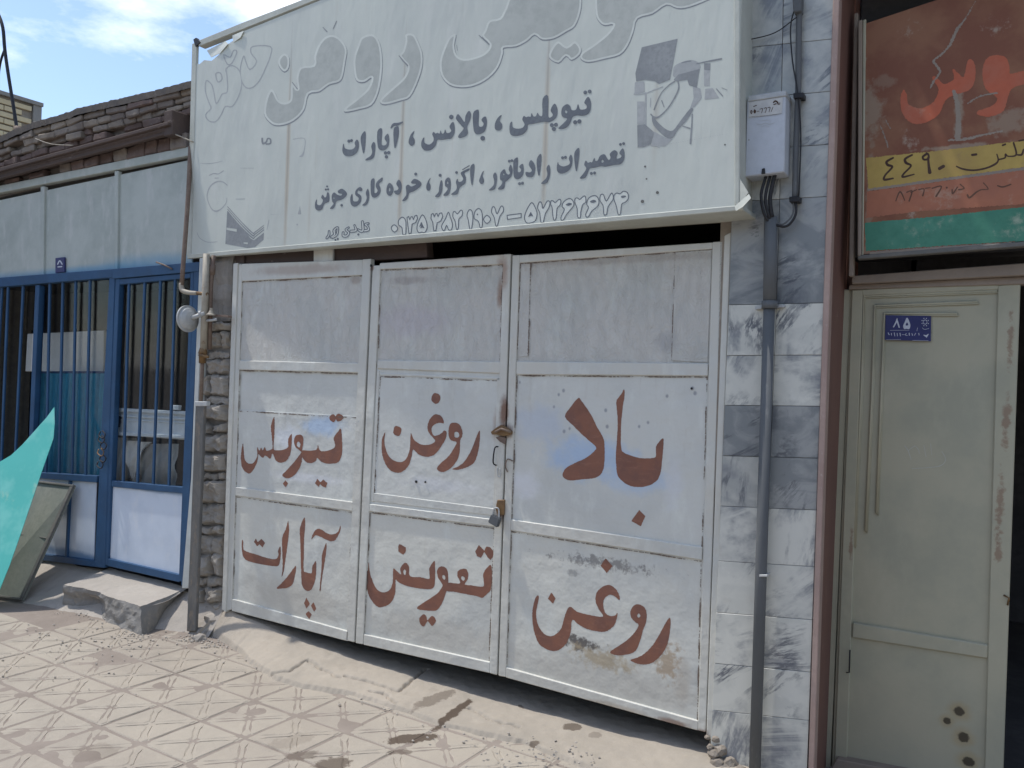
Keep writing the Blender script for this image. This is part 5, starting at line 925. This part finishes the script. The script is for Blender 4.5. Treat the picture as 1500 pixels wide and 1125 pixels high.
for k, (ya, yb) in enumerate(zip(ys[:-1], ys[1:])):
    fx = lambda y: 308 - (y - 470) * 0.045
    fr = lambda y: 338 - (y - 470) * 0.0335
    xm = (fx(ya) + fr(ya)) / 2 + rr.uniform(-8, 8); g = 1.0 + rr.uniform(0, 1.2); dy = rr.uniform(-6, 6)
    t = 0.012 + rr.uniform(0, 0.035)
    if k % 3 == 1 or k > 12:
        rough_block('stone', [(fx(ya), ya + g), (xm - g / 2, ya + g + dy * .4), (xm - g / 2, yb - g + dy * .3), (fx(yb), yb - g)], M['stone'], sp, 0.035, t, 0.022, 9, k * 3.1)
        rough_block('stone', [(xm + g / 2, ya + g + dy), (fr(ya), ya + g), (fr(yb), yb - g), (xm + g / 2, yb - g)], M['stone'], sp, 0.035, t * 0.7 + 0.006, 0.022, 9, k * 3.1 + 50)
    else:
        rough_block('stone', [(fx(ya), ya + g), (fr(ya), ya + g + dy * .5), (fr(yb), yb - g), (fx(yb), yb - g + dy * .5)], M['stone'], sp, 0.035, t, 0.024, 10, k * 3.1)
# plinth lumps at its foot and rubble
def lump(name, c, r, mat, parent=None, seed=0, sub=2, sq=0.6):
    bm = bmesh.new(); bmesh.ops.create_icosphere(bm, subdivisions=sub, radius=1)
    for v in bm.verts:
        n = v.co.normalized(); k = 1 + 0.35 * mnoise.noise(n * 1.6 + Vector((seed, 0, 0))) + 0.15 * mnoise.noise(n * 4 + Vector((0, seed, 0)))
        v.co = Vector((n.x * r * k, n.y * r * k, n.z * r * sq * k)) + Vector(c)
    return obj(name, bm, mat, parent)
for k, (x, y, r, z) in enumerate(((300, 925, 0.055, 0.02), (318, 915, 0.05, 0.05), (292, 935, 0.04, 0.01), (312, 905, 0.05, 0.09), (268, 905, 0.07, 0.03), (262, 890, 0.05, 0.08), (255, 915, 0.05, 0.01))):
    lump('footing_lump', G(x, y, z), r, M['apron' if k > 2 else 'plaster_rough'], sp, k * 2.3)
bm = bmesh.new(); rr = random.Random(11)
def deb(x, y, s, z=0.004):
    c = G(x + rr.gauss(0, s), y + rr.gauss(0, s * 0.35), z); r = rr.uniform(0.002, 0.008)
    t = bmesh.ops.create_icosphere(bm, subdivisions=1, radius=r)
    for v in t['verts']: v.co = Vector((v.co.x * rr.uniform(.8, 1.3), v.co.y * rr.uniform(.7, 1.2), v.co.z * 0.6)) * rr.uniform(0.8, 1.1) + c
for x, y, s, n in ((200, 928, 30, 70), (285, 935, 14, 60), (320, 945, 14, 30), (120, 895, 25, 40), (1060, 1115, 18, 60), (240, 905, 14, 30), (420, 975, 40, 30), (630, 1030, 60, 40), (800, 1100, 60, 40), (90, 960, 80, 50)):
    for _ in range(n * 2): deb(x, y, s, 0.008 if y < 1100 else 0.03)
tag(obj('debris', bm, M['apron']), kind='stuff')
pf = thing('broken_plinth', 'broken lump of plaster at the foot of the marble pier by the gate corner', 'rubble', G(1050, 1100, 0.1))
for k, (x, y, r, Y) in enumerate(((1049, 1082, 0.020, -0.01), (1056, 1098, 0.032, -0.01), (1070, 1118, 0.034, -0.02), (1046, 1104, 0.026, -0.03), (1036, 1080, 0.012, -0.01), (1052, 1118, 0.03, -0.04), (1062, 1128, 0.03, -0.05), (1085, 1130, 0.03, -0.03), (1040, 1094, 0.014, -0.03))):
    lump('chunk', P(x, y, Y), r, M['mortar'], pf, k * 1.7 + 9, 2, 0.8)

# ------------------------------------------------------------------ pipes between the shops
dp = thing('steel_downpipe', 'grey square steel post standing before the rough stone pier', 'post', P(282, 930, -0.10))
bar('tube', [(286, 594), (299, 594), (286, 925), (273, 925)], M['post_grey'], dp, Y=-0.11, t=0.022, bevel=0.004)
bar('cap', [(285, 588), (303, 588), (302.5, 595), (285.5, 595)], M['galv'], dp, Y=-0.113, t=0.028)
wp = tag(bar('door_post', [(292, 378), (299, 378), (285, 700), (276, 862), (266, 862), (280, 700)], M['pale_post'], None, Y=-0.035, t=0.05), 'thin pale painted post on the right edge of the blue shopfront', 'post')
gp = thing('gas_pipe', 'cream gas pipe with brass fitting and round white regulator by the stone pier', 'gas pipe', P(300, 515, -0.08))
tube('pipe', [P(302.5, 372, -0.08), P(300.5, 440, -0.08), P(298, 512, -0.08)], 0.020, M['pipe_cream'], gp, n=16)
tube('pipe', [P(313, 374, -0.05), P(311, 395, -0.05), P(308.5, 425, -0.05), P(307, 512, -0.05)], 0.013, M['rust_pipe'], gp, n=12)
tube('sleeve', [P(311.5, 388, -0.05), P(310.5, 402, -0.05)], 0.018, M['rust_pipe'], gp)
tube('pipe', [P(297.5, 508, -0.08), P(294, 592, -0.08)], 0.011, M['rust_pipe'], gp)
tube('brass_fitting', [P(298, 510, -0.08), P(297, 518, -0.08), P(297, 519, -0.08), P(296.3, 532, -0.08)], [0.021, 0.027, 0.023, 0.020], M['brass'], gp, n=8)
tube('valve_key', [P(292, 520, -0.10), P(305, 523, -0.11)], 0.008, M['brass'], gp)
tube('branch_pipe', [P(304, 431, -0.08), P(288, 429.5, -0.09)], 0.011, M['brass'], gp)
tube('elbow', [P(289, 429.5, -0.09), P(276, 428.5, -0.10), P(267, 425, -0.105), P(265.5, 415, -0.105)], [0.012, 0.014, 0.0155, 0.014], M['pipe_cream'], gp, sub=4)
rp_ = tag(tube('brown_pipe', [P(266, 418, -0.105), P(272, 340, -0.07), P(276, 280, -0.04), P(279, 215, 0.0)], 0.0135, M['rust_pipe'], sub=3), 'brown rusty pipe rising behind the left edge of the big sign', 'pipe')
rc = P(275, 467, -0.14); ax = Vector((0.93, 0.05, 0.05)).normalized()
def disc(name, c, ax, prof, mat, parent, n=28):
    return obj(name, tube_bm([c + ax * a for a, r in prof], [r for a, r in prof], n), mat, parent, smooth=False)
rg = thing('gas_regulator', 'round whitish gas regulator disc mounted beside the cream pipe', 'gas regulator', rc)
disc('disc', rc, ax, [(-0.026, 0.02), (-0.024, 0.045), (-0.013, 0.064), (-0.006, 0.068), (-0.005, 0.080), (0.005, 0.080), (0.006, 0.068), (0.016, 0.062), (0.028, 0.040), (0.032, 0.02)], M['galv'], rg)
disc('spring_cap', rc, ax, [(-0.075, 0.010), (-0.072, 0.017), (-0.05, 0.017), (-0.048, 0.013), (-0.02, 0.014)], M['galv'], rg, 14)
tube('outlet', [rc + ax * 0.02, P(300, 459, -0.09)], 0.013, M['galv'], rg)
tube('collar', [P(291, 460, -0.11), P(295, 459.5, -0.10)], 0.018, M['galv'], rg, n=6)
bl = thing('bell_fitting', 'small white bell shaped fitting on a bracket beside the gas pipe', 'fitting', P(309, 461, -0.09))
disc('bell', P(309, 462, -0.085), Vector((0.03, 0, 1)).normalized(), [(0, 0.028), (0.006, 0.028), (0.010, 0.020), (0.026, 0.011), (0.030, 0.009), (0.044, 0.009)], M['pipe_cream'], bl, 18)
bar('bracket', [(296, 459), (334, 462), (334, 465), (296, 462)], M['rust_pipe'], bl, Y=-0.07, t=0.03, bevel=0.001)
tube('lower_stub', [P(303, 470, -0.08), P(317, 468, -0.08)], 0.008, M['galv'], bl)

# ------------------------------------------------------------------ the blue shopfront
bs = thing('blue_shopfront', 'blue steel shopfront with barred windows and dull white panels above', 'shopfront', P(150, 830))
FY = 0.0
bar('top_rail', [(-60, 284), (280, 214), (280, 227), (-60, 294)], M['white_sheet'], bs, Y=FY, t=0.05)
for a, b in ((-58, 61), (66.5, 169), (175, 283)):
    ytop = lambda x: 287 - (x) * 0.212; ybot = lambda x: 413 - x * 0.093
    bar('upper_panel', [(a, ytop(a) + 6), (b, ytop(b) + 6), (b - 1, ybot(b)), (a - 1, ybot(a))], M['white_sheet'], bs, Y=FY + 0.02, t=0.01)
for x in (63.8, 172):
    bar('mullion', [(x - 4.5, 287 - x * .212), (x + 1, 286.5 - x * .212), (x - 0.5, 413 - x * .093), (x - 4.5, 413 - x * .093)], M['white_sheet'], bs, Y=FY + 0.004, t=0.03)
bar('transom', [(-60, 411), (165, 394), (164, 406.5), (-60, 425.5)], M['blue'], bs, Y=FY - 0.01, t=0.06)
bar('transom', [(164, 394), (292, 383.5), (291, 397.5), (164, 408.5)], M['blue'], bs, Y=FY - 0.012, t=0.06)
bar('post', [(160, 405), (168, 404.5), (153, 832), (138, 830)], M['blue'], bs, Y=FY - 0.005, t=0.05)
bar('post', [(51.5, 418), (57.5, 417.5), (46, 690), (40, 690)], M['blue'], bs, Y=FY - 0.003, t=0.045)
bar('post', [(284, 396), (292, 395), (272, 858), (265, 858)], M['blue'], bs, Y=FY - 0.008, t=0.05)
bar('sill_rail', [(-40, 686), (142, 697), (141, 707), (-40, 694)], M['blue'], bs, Y=FY - 0.006, t=0.045)
bar('lower_panel', [(-40, 694), (141, 705), (137, 825), (-40, 800)], M['door_sheet'], bs, Y=FY + 0.02, t=0.01)
bar('bottom_rail', [(-40, 798), (150, 823), (150, 832), (-40, 808)], M['blue'], bs, Y=FY - 0.002, t=0.05)
bar('lower_mullion', [(100, 703), (103, 703), (97.5, 820), (94.5, 820)], M['blue'], bs, Y=FY + 0.004, t=0.03)
for xt, xb in ((2, -14), (11, 0), (33, 20), (72, 66), (91, 85), (110, 104), (131, 124)):
    bar('window_bar', [(xt - 1.2, 417 - xt * .08), (xt + 1.4, 417 - xt * .08), (xb + 1.4, 692 + xb * .06), (xb - 1.2, 692 + xb * .06)], M['blue'], bs, Y=FY + 0.004, t=0.013, bevel=0.002)
for a, b, yt, yb in ((-58, 50, 421, 690), (57, 160, 412, 699)):
    bar('pane', [(a, yt), (b, yt - (b - a) * .08), (b - 12, yb), (a - 12, yb - 8)], M['glass'], bs, Y=FY + 0.030, t=0.004, bevel=0)
# the wicket door of the blue shop
bd = thing('blue_door', 'blue barred steel door with a bright white lower sheet, above the broken step', 'door', P(210, 850))
bar('stile', [(169, 408.5), (175, 408), (157.5, 828), (152, 827)], M['blue'], bd, Y=FY - 0.002, t=0.04)
bar('stile', [(279, 398), (284, 397.5), (267, 852), (261.5, 851)], M['blue'], bd, Y=FY - 0.002, t=0.04)
bar('top_rail', [(175, 408.8), (279, 399.5), (278.5, 407), (174.5, 417)], M['blue'], bd, Y=FY - 0.001, t=0.038)
bar('mid_rail', [(163.5, 704), (268, 713.5), (267.5, 723), (163, 713)], M['blue'], bd, Y=FY - 0.001, t=0.038)
bar('bottom_rail', [(157.6, 818), (263, 842), (262.5, 853), (157, 829)], M['blue'], bd, Y=FY - 0.001, t=0.038)
bar('lower_sheet', [(160, 709), (268, 718), (264, 848), (156, 823)], M['door_sheet'], bd, Y=FY + 0.015, t=0.006)
for xt, xb in ((188, 179), (211, 200), (234, 223), (255.5, 246)):
    bar('window_bar', [(xt - 1.3, 416 - (xt - 175) * .09), (xt + 1.5, 416 - (xt - 175) * .09), (xb + 1.5, 706 + (xb - 163) * .08), (xb - 1.3, 706 + (xb - 163) * .08)], M['blue'], bd, Y=FY + 0.003, t=0.013, bevel=0.002)
bar('pane', [(174, 414), (280, 405), (268, 716), (162, 707)], M['glass'], bd, Y=FY + 0.028, t=0.004, bevel=0)
for k, (x, y) in enumerate(((149, 643), (152, 652), (148, 662), (151, 671), (147, 680), (150, 636))):
    tube('chain_link', [P(x - 3, y - 4, -0.02), P(x - 5, y + 2, -0.035), P(x + 1, y + 6, -0.035), P(x + 4, y, -0.02), P(x, y - 5, -0.02)], 0.004, M['black'] if k != 2 else M['brass'], bd, n=6, sub=3)
bp = thing('small_blue_plate', 'tiny blue plate with white mark above the blue transom', 'plate', P(86, 388))
bar('plate', [(81, 378), (94, 376.5), (94, 398), (81, 400)], M['plate_blue'], bp, Y=FY + 0.004, t=0.012, bevel=0.001)
glyph('mark', [(0, 0, 1, [('s', [(84.5, 387, 0.8), (87.5, 382, 0.9), (91, 387, 0.8)]), ('s', [(85, 391, 0.8), (90.5, 390.5, 0.8)])])], lambda x, y: P(x, y, FY + 0.0030), M['plate_white'], bp, step=0.3)
tag(tube('hook_rod', [P(229, 384, -0.02), P(240, 388, -0.03), P(252, 394, -0.02)], 0.005, M['rust_pipe'], n=8), 'short bent dark rod on the blue transom beside the brown pipe', 'rod')

# room behind the bars, and solid shapes added in place of street reflections
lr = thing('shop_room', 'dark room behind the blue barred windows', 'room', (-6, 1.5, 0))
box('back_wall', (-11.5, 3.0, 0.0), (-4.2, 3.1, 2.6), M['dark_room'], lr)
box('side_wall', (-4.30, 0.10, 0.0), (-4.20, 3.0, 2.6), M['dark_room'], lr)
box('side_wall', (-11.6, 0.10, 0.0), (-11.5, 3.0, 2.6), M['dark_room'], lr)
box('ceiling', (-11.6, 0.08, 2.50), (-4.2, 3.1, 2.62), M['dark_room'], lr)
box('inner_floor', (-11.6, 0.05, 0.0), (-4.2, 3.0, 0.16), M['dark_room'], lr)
wb = thing('reflected_board', 'off white street reflection built as a plain board behind the bars', 'board', P(100, 545, 0.45))  # pale reflection in the glass, built as a solid board
bar('board', [(40, 489), (152, 484), (151, 546), (37, 544)], M['white_plain'], wb, Y=0.45, t=0.03)
cu = thing('reflected_curtain', 'teal blue pleated curtain hanging behind the barred window', 'reflected_curtain', P(100, 690, 0.12))  # folds added for a teal reflection in the window glass
bm = bmesh.new(); top = [P(50 + i * 1.02, 547, 0.085) for i in range(107)]; bot = [P(36 + i * 1.06, 700, 0.085) for i in range(107)]
rows_ = []
for j in range(6):
    rows_.append([bm.verts.new(top[i].lerp(bot[i], j / 5) + Vector((0, 0.018 * math.sin(i * 0.42) + 0.008 * math.sin(i * 1.3 + j * .3), 0))) for i in range(107)])
for a, b in zip(rows_[:-1], rows_[1:]):
    for i in range(106): bm.faces.new((a[i], a[i + 1], b[i + 1], b[i]))
obj('cloth', bm, M['reflected_curtain'], cu, smooth=True)
tube('rail', [P(50, 546, 0.11), P(160, 546, 0.11)], 0.012, M['blue'], cu)
tg = thing('reflected_tailgate', 'street reflection of a white truck tailgate, built as a ribbed panel behind the blue door', 'tailgate', P(218, 640, 0.5))  # a truck mirrored in the door glass, added as a solid panel
bar('panel', [(158, 597), (279, 603), (278, 645), (157, 636)], M['white_metal'], tg, Y=0.075, t=0.03)
for ya, yb, t in ((597, 602, 0.02), (607, 610, 0.012), (632, 637, 0.02), (613, 615, 0.008)):
    bar('rib', [(158, ya), (279, ya + 6), (279, yb + 6), (158, yb)], M['white_metal'], tg, Y=0.075 - t, t=t - 0.001, bevel=0.003)
bar('slot', [(168, 609), (177, 609.5), (174, 626), (170, 625)], M['black'], tg, Y=0.062, t=0.012, bevel=0.001)
bar('stake_cap', [(248, 593), (262, 594), (261, 601), (249, 600)], M['white_metal'], tg, Y=0.050, t=0.024)
sk = thing('reflected_cloth', 'pale grey and beige street reflection built as cloth, below the white panel', 'cloth', P(215, 705, 0.45))  # draped shapes added for the reflection low in the door glass
def drape(name, quad, mat, seed, Y=0.45):
    bm = bmesh.new(); c = [P(x, y, Y) for x, y in quad]; g = []
    for j in range(15):
        r = []
        for i in range(15):
            u, v = i / 14, j / 14; p = (c[0] * (1 - u) + c[1] * u) * (1 - v) + (c[3] * (1 - u) + c[2] * u) * v
            r.append(bm.verts.new(p + Vector((0, 0.05 * mnoise.noise((u * 5 + v * 3, v * 1.5, seed)) - 0.02 * math.sin(v * 3.1), 0))))
        g.append(r)
    for a, b in zip(g[:-1], g[1:]):
        for i in range(14): bm.faces.new((a[i], a[i + 1], b[i + 1], b[i]))
    return obj(name, bm, mat, sk, smooth=True)
drape('sack', [(160, 640), (200, 642), (190, 700), (164, 706)], M['cloth'], 1, 0.14)
drape('fold', [(186, 645), (222, 648), (198, 706), (192, 700)], M['white_plain'], 4, 0.11)
drape('fold', [(216, 650), (262, 650), (262, 712), (200, 710)], M['cloth'], 8, 0.12)

# ------------------------------------------------------------------ leaning sheets at the left
def lean(name, quad_px, ztop_Y, mat, parent, t=0.02):
    pts = []
    for (x, y, k) in quad_px:
        pts.append(G(x, y, 0.015) if k == 0 else P(x, y, k))
    n = (pts[1] - pts[0]).cross(pts[2] - pts[0]).normalized()
    if n.y > 0: n = -n
    return prism(pts, -n * t), n, pts
bt = thing('leaning_board', 'dusty grey green framed board leaning against the blue shopfront', 'board', G(20, 880))
b0, b1 = G(-26, 872, 0.012), G(33.5, 880, 0.012); t1, t0 = P(110, 711, -0.03), P(50, 704, -0.03)
def onb(u, v, h=0.0):
    nrm = (b1 - b0).cross(t0 - b0).normalized(); nrm = nrm if nrm.y < 0 else -nrm
    return (b0 * (1 - u) + b1 * u) * (1 - v) + (t0 * (1 - u) + t1 * u) * v + nrm * h
nrm = (b1 - b0).cross(t0 - b0).normalized(); nrm = nrm if nrm.y < 0 else -nrm
obj('board_face', prism([onb(0, 0), onb(1, 0), onb(1, 1), onb(0, 1)], -nrm * 0.012), M['board'], bt)
for q4 in ([(0, 0), (1, 0), (1, .018), (0, .018)], [(0, .982), (1, .982), (1, 1), (0, 1)], [(.93, .02), (1, .02), (1, .98), (.93, .98)], [(0, .02), (.06, .02), (.06, .98), (0, .98)], [(.06, .52), (.93, .52), (.93, .53), (.06, .53)]):
    obj('edge_strip', prism([onb(u, v, 0.016) for u, v in q4], -nrm * 0.015), M['board_edge'], bt, bevel=0.002)
# turquoise sheet: a torn triangle, its foot on the ground, its tip against the bars
f0, f1, tip = G(-150, 880, 0.02), G(-4, 894, 0.02), P(79, 597, -0.10)
e1 = (f1 - f0).normalized(); nT = e1.cross(tip - f0).normalized(); nT = nT if nT.y < 0 else -nT
def onT(x, y, h=0.0):
    d = ray(x, y); k = (f0 - EYE).dot(nT) / d.dot(nT); return EYE + d * k + nT * h
ou = [(-150, 862), (-4, 872), (14, 828), (34, 770), (56, 706), (70, 665), (78, 642), (80, 620), (79.5, 596), (68, 612), (50, 632), (32, 652), (16, 667), (-6, 680), (-60, 700), (-150, 730)]
bm = bmesh.new(); bm.faces.new([bm.verts.new(onT(x, y)) for x, y in ou]); bmesh.ops.triangulate(bm, faces=bm.faces)
for _ in range(4): bmesh.ops.subdivide_edges(bm, edges=[e for e in bm.edges if e.calc_length() > 0.04], cuts=1, use_grid_fill=True); bmesh.ops.triangulate(bm, faces=[f for f in bm.faces if len(f.verts) > 3])
for v in bm.verts:
    q3 = v.co; v.co = q3 + nT * (0.003 * mnoise.noise((q3.x * 5, q3.z * 4, 1)))
ext = bmesh.ops.extrude_face_region(bm, geom=list(bm.faces)); bmesh.ops.translate(bm, vec=-nT * 0.004, verts=[g for g in ext['geom'] if isinstance(g, bmesh.types.BMVert)])
ts_ = tag(obj('turquoise_sheet', bm, M['teal']), 'scuffed turquoise sheet with a pointed torn corner, leaning at the far left', 'sheet')

# ------------------------------------------------------------------ broken concrete step
st = thing('concrete_step', 'broken grey concrete step under the blue door', 'step', G(190, 925))
bm = bmesh.new()
front = [(92, 890), (118, 893), (140, 900), (156, 911), (180, 921), (208, 932), (228, 921), (247, 905), (262, 893)]
topf = [(93, 857), (118, 861), (140, 866), (156, 873), (180, 880), (206, 888), (228, 884), (247, 878), (262, 871)]
fp = [G(x, y, 0.0) for x, y in front]
NT = 80; N2 = 12
def along(t, pts):
    k = t * (len(pts) - 1); i = min(int(k), len(pts) - 2); return pts[i].lerp(pts[i + 1], k - i)
zt = 0.158; tp = [G(x, y, zt) for x, y in topf]
rows_ = []
for j in range(N2 + 1):
    v = j / N2; row = []
    for i in range(NT + 1):
        u = i / NT; a, b = along(u, fp), along(u, tp); p = a.lerp(b, v)
        dmg = max(0, mnoise.noise((u * 5.3 + 2, 0, 3.3))) * 1.4 * (0.35 + 0.65 * v)
        rec = 0.05 * dmg + 0.012 * mnoise.noise((p.x * 12, p.z * 20, 0)) + 0.006 * mnoise.noise((p.x * 40, p.z * 40, 2))
        if 0.12 < u < 0.36: rec += 0.05 * math.sin((u - 0.12) / 0.24 * math.pi) * math.sin(min(1, v * 1.25) * math.pi)
        row.append(bm.verts.new(p + Vector((-0.1 * rec, rec, -0.02 * dmg * v))))
    rows_.append(row)
for a, b in zip(rows_[:-1], rows_[1:]):
    for i in range(NT): bm.faces.new((a[i], a[i + 1], b[i + 1], b[i]))
prev = rows_[-1]
for j in range(1, 15):
    row = []
    for i in range(NT + 1):
        u = i / NT; p = rows_[-1][i].co.copy(); q2 = Vector((p.x + 0.02 * j / 14, 0.06, 0.225 if True else 0))
        w = j / 14; r = p.lerp(q2, w); r.z = p.z + (0.215 - p.z) * w ** 1.6 + 0.006 * mnoise.noise((r.x * 8, r.y * 8, 7)) + 0.003 * mnoise.noise((r.x * 30, r.y * 30, 7))
        row.append(bm.verts.new(r))
    for i in range(NT): bm.faces.new((prev[i], prev[i + 1], row[i + 1], row[i]))
    prev = row
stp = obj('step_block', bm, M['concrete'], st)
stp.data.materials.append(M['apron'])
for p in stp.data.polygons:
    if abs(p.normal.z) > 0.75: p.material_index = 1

def brick_block(name, quad, mat, parent, Y, t, rr):
    pts = [P(x + rr.uniform(-.7, .7), y + rr.uniform(-.8, .8), Y - t) for x, y in quad]
    pts = [p + Vector((0, rr.uniform(-.008, .008), 0)) for p in pts]
    bm = prism(pts, Vector((0, t + 0.02, 0))); bmesh.ops.bevel(bm, geom=list(bm.edges), offset=0.007, segments=1, affect='EDGES', clamp_overlap=True)
    bmesh.ops.subdivide_edges(bm, edges=[e for e in bm.edges if e.calc_length() > 0.05], cuts=2)
    for v in bm.verts: v.co += Vector(mnoise.noise_vector(v.co * 22)) * 0.006
    return obj(name, bm, mat, parent)
# ------------------------------------------------------------------ old roof edge over the blue shop
rf = thing('roof_parapet', 'old weathered brick parapet over rusty beams on top of the blue shop', 'parapet', (-6, 0.1, 2.6))
def topl(x): return np.interp(x, [-90, 0, 30, 55, 112, 118, 180, 240, 300], [236, 207, 193, 183, 167, 163, 149, 135, 119])
def bml(x): return np.interp(x, [-90, 0, 245, 300], [271, 246, 178, 161])
rr = random.Random(8)
obj('wall_core', prism([P(-90, 234, 0.10), P(55, 187, 0.10), P(112, 172, 0.10), P(300, 124, 0.10), P(300, 232, 0.10), P(-90, 310, 0.10)], Vector((0, 0.25, 0))), M['mud'], rf)
NB = 4
for c in range(NB):
    x = -88 + rr.uniform(0, 8)
    while x < 298:
        fa, fb = (c + 0.12) / NB, (c + 1 - 0.03) / NB
        w = (15 + (x + 90) * 0.038) * rr.uniform(0.75, 1.25); x2 = x + w
        if c == 0: w *= 1.3; x2 = x + w
        q4 = []
        for (xx, f) in ((x + .6, fa), (x2 - .6, fa), (x2 - .6, fb), (x + .6, fb)):
            a, b = topl(xx) + 2, bml(xx) - 1; q4.append((xx, a + (b - a) * f + rr.uniform(-.8, .8)))
        dep = [0.055, 0.05, 0.045, 0.04][c]
        if rr.random() > 0.06:
            brick_block('brick', q4, M['brick_old'] if (c < 3 and rr.random() < 0.85) else M['brick_red'], rf, 0.09, dep + rr.uniform(-.025, .022), rr)
        x = x2
# mud cap
bm = bmesh.new(); g = []
for i in range(120):
    x = -90 + i * 390 / 119; p = P(x, topl(x) + 2, 0.06); zt_ = P(x, topl(x), 0.06).z + 0.008 * mnoise.noise((x * .2, 0, 0))
    n1 = 0.012 * mnoise.noise((x * .25, 5, 0))
    g.append([bm.verts.new((p.x, 0.02 + n1, p.z - 0.03)), bm.verts.new((p.x, 0.01 + n1, zt_)), bm.verts.new((p.x, 0.06, zt_ + 0.02)), bm.verts.new((p.x, 0.9, zt_ + 0.02)), bm.verts.new((p.x, 0.9, p.z - 0.2))])
for a, b in zip(g[:-1], g[1:]):
    for k in range(4): bm.faces.new((a[k], b[k], b[k + 1], a[k + 1]))
obj('mud_cap', bm, M['mud'], rf)
# beams, soffit and the row of bricks on the shopfront
bar('beam', [(-90, 270), (246, 177.5), (246, 183), (-90, 276)], M['beam'], rf, Y=-0.10, t=0.03, bevel=0.004)
bar('beam', [(-90, 275), (244, 184), (244, 193), (-90, 282)], M['beam'], rf, Y=-0.055, t=0.12, bevel=0.004)
bar('beam', [(-90, 280), (243, 192.5), (243, 197), (-90, 286)], M['beam'], rf, Y=-0.07, t=0.03, bevel=0.004)
bar('beam_end', [(240, 163), (252, 160), (252, 197), (240, 200)], M['beam'], rf, Y=-0.08, t=0.16, bevel=0.005)
bar('infill', [(-90, 282), (286, 190), (286, 222), (-90, 310)], M['mud'], rf, Y=0.045, t=0.1)
x = -85
while x < 270:
    w = (13 + (x + 90) * 0.03) * rr.uniform(0.7, 1.4); x2 = x + w
    la = lambda xx: np.interp(xx, [-90, 243, 300], [286, 198, 184]); lb = lambda xx: 272 - xx * 0.205
    if lb(x) - la(x) > 3 and rr.random() > 0.12:
        brick_block('brick', [(x + .8, la(x) + 1 + rr.uniform(0, 2)), (x2 - .8, la(x2) + 1 + rr.uniform(0, 2)), (x2 - .8, lb(x2) - 1), (x + .8, lb(x) - 1)], M['brick_old'] if rr.random() < 0.45 else M['brick_red'], rf, 0.04, 0.03 + rr.uniform(0, .02), rr)
    x = x2
tag(tube('white_wire', [P(246, 193, -0.06), P(262, 199, -0.05), P(283, 208, -0.02)], 0.004, M['pipe_cream'], n=8, sub=4), 'pale wire running from the beam end towards the big sign', 'wire')
tag(tube('loose_wire', [P(52, 203, -0.06), P(75, 211, -0.09), P(107, 213, -0.07)], 0.003, M['pipe_cream'], n=8, sub=4), 'thin loose wire sagging across the brick parapet', 'wire')
bc = thing('bent_rod', 'tall dark bent rod standing on the parapet against the sky', 'rod', P(26, 194, 0.2))
tube('rod', [P(26, 196, 0.2), P(20, 158, 0.2), P(12, 108, 0.2), P(7, 72, 0.2), P(4, 40, 0.2), P(-4, 18, 0.2), P(-14, 5, 0.2)], 0.013, M['black'], bc, sub=5)
tube('rod', [P(7, 72, 0.2), P(1, 90, 0.2), P(-4, 120, 0.2)], 0.009, M['black'], bc, sub=4)
tube('foot', [P(26, 186, 0.2), P(26.5, 196, 0.2)], 0.03, M['rust_pipe'], bc)

# ------------------------------------------------------------------ yellow brick building farther down the street
yb_ = thing('yellow_brick_building', 'pale yellow brick building corner rising behind the old parapet', 'building', (-11, 2.5, 0))
XY = -11.0
pc = PX(60, 151, XY); ztop = pc.z; yend = pc.y
box('wall_core', (XY - 5, yend - 6, 0), (XY - 0.03, yend - 0.01, ztop - 0.05), M['mortar'], yb_, bevel=0)
box('coping', (XY - 5, yend - 6, ztop - 0.05), (XY + 0.03, yend + 0.02, ztop), M['concrete'], yb_)
box('corner_trim', (XY - 0.02, yend - 0.10, 2.0), (XY + 0.01, yend + 0.01, ztop - 0.05), M['concrete'], yb_)
me = None; rr = random.Random(2); h = 0.082
for r in range(17):
    z = ztop - 0.07 - (r + 1) * h; y = yend - 0.11 - (0.12 if r % 2 else 0.0)
    for k in range(8):
        y2 = y - 0.225
        box('brick', (XY - 0.03, y2, z + 0.006 + rr.uniform(-.003, .003)), (XY + rr.uniform(-.006, .006), y - 0.008, z + h - 0.014), M['brick_yellow'], yb_, bevel=0.004)
        y = y2
for o in C.objects:
    if o.name.split('.')[0] in ('faded_picture', 'letter_edge', 'crack_mark', 'numeral_eye'): o['kind'] = 'stuff'

# ------------------------------------------------------------------ unseen low tan building across the street, added for its warm bounce
ob_ = thing('opposite_bounce_building', 'unseen low tan plastered building across the street, added for warm bounce', 'building', (-2, -15, 0))
M['tan_wall'] = worn('tan_plaster', (0.46, 0.39, 0.30), (0.38, 0.32, 0.25), 1.0, (0.30, 0.25, 0.2), (0.6, 0.75), 0.5, 0.9, 0.3).done()
box('wall', (-24, -22, 0), (20, -15, 4.6), M['tan_wall'], ob_, bevel=0.01)
box('roof_edge', (-24.2, -22.2, 4.6), (20.2, -14.8, 4.85), M['concrete'], ob_)
for k in range(6):
    x0 = -21 + k * 7
    box('shutter', (x0, -15.02, 0.1), (x0 + 3.4, -14.96, 2.7), M['galv'] if k % 2 else M['sign_frame'], ob_)
    box('window', (x0 + 4.4, -15.02, 1.2), (x0 + 5.8, -14.97, 2.5), M['board_edge'], ob_)
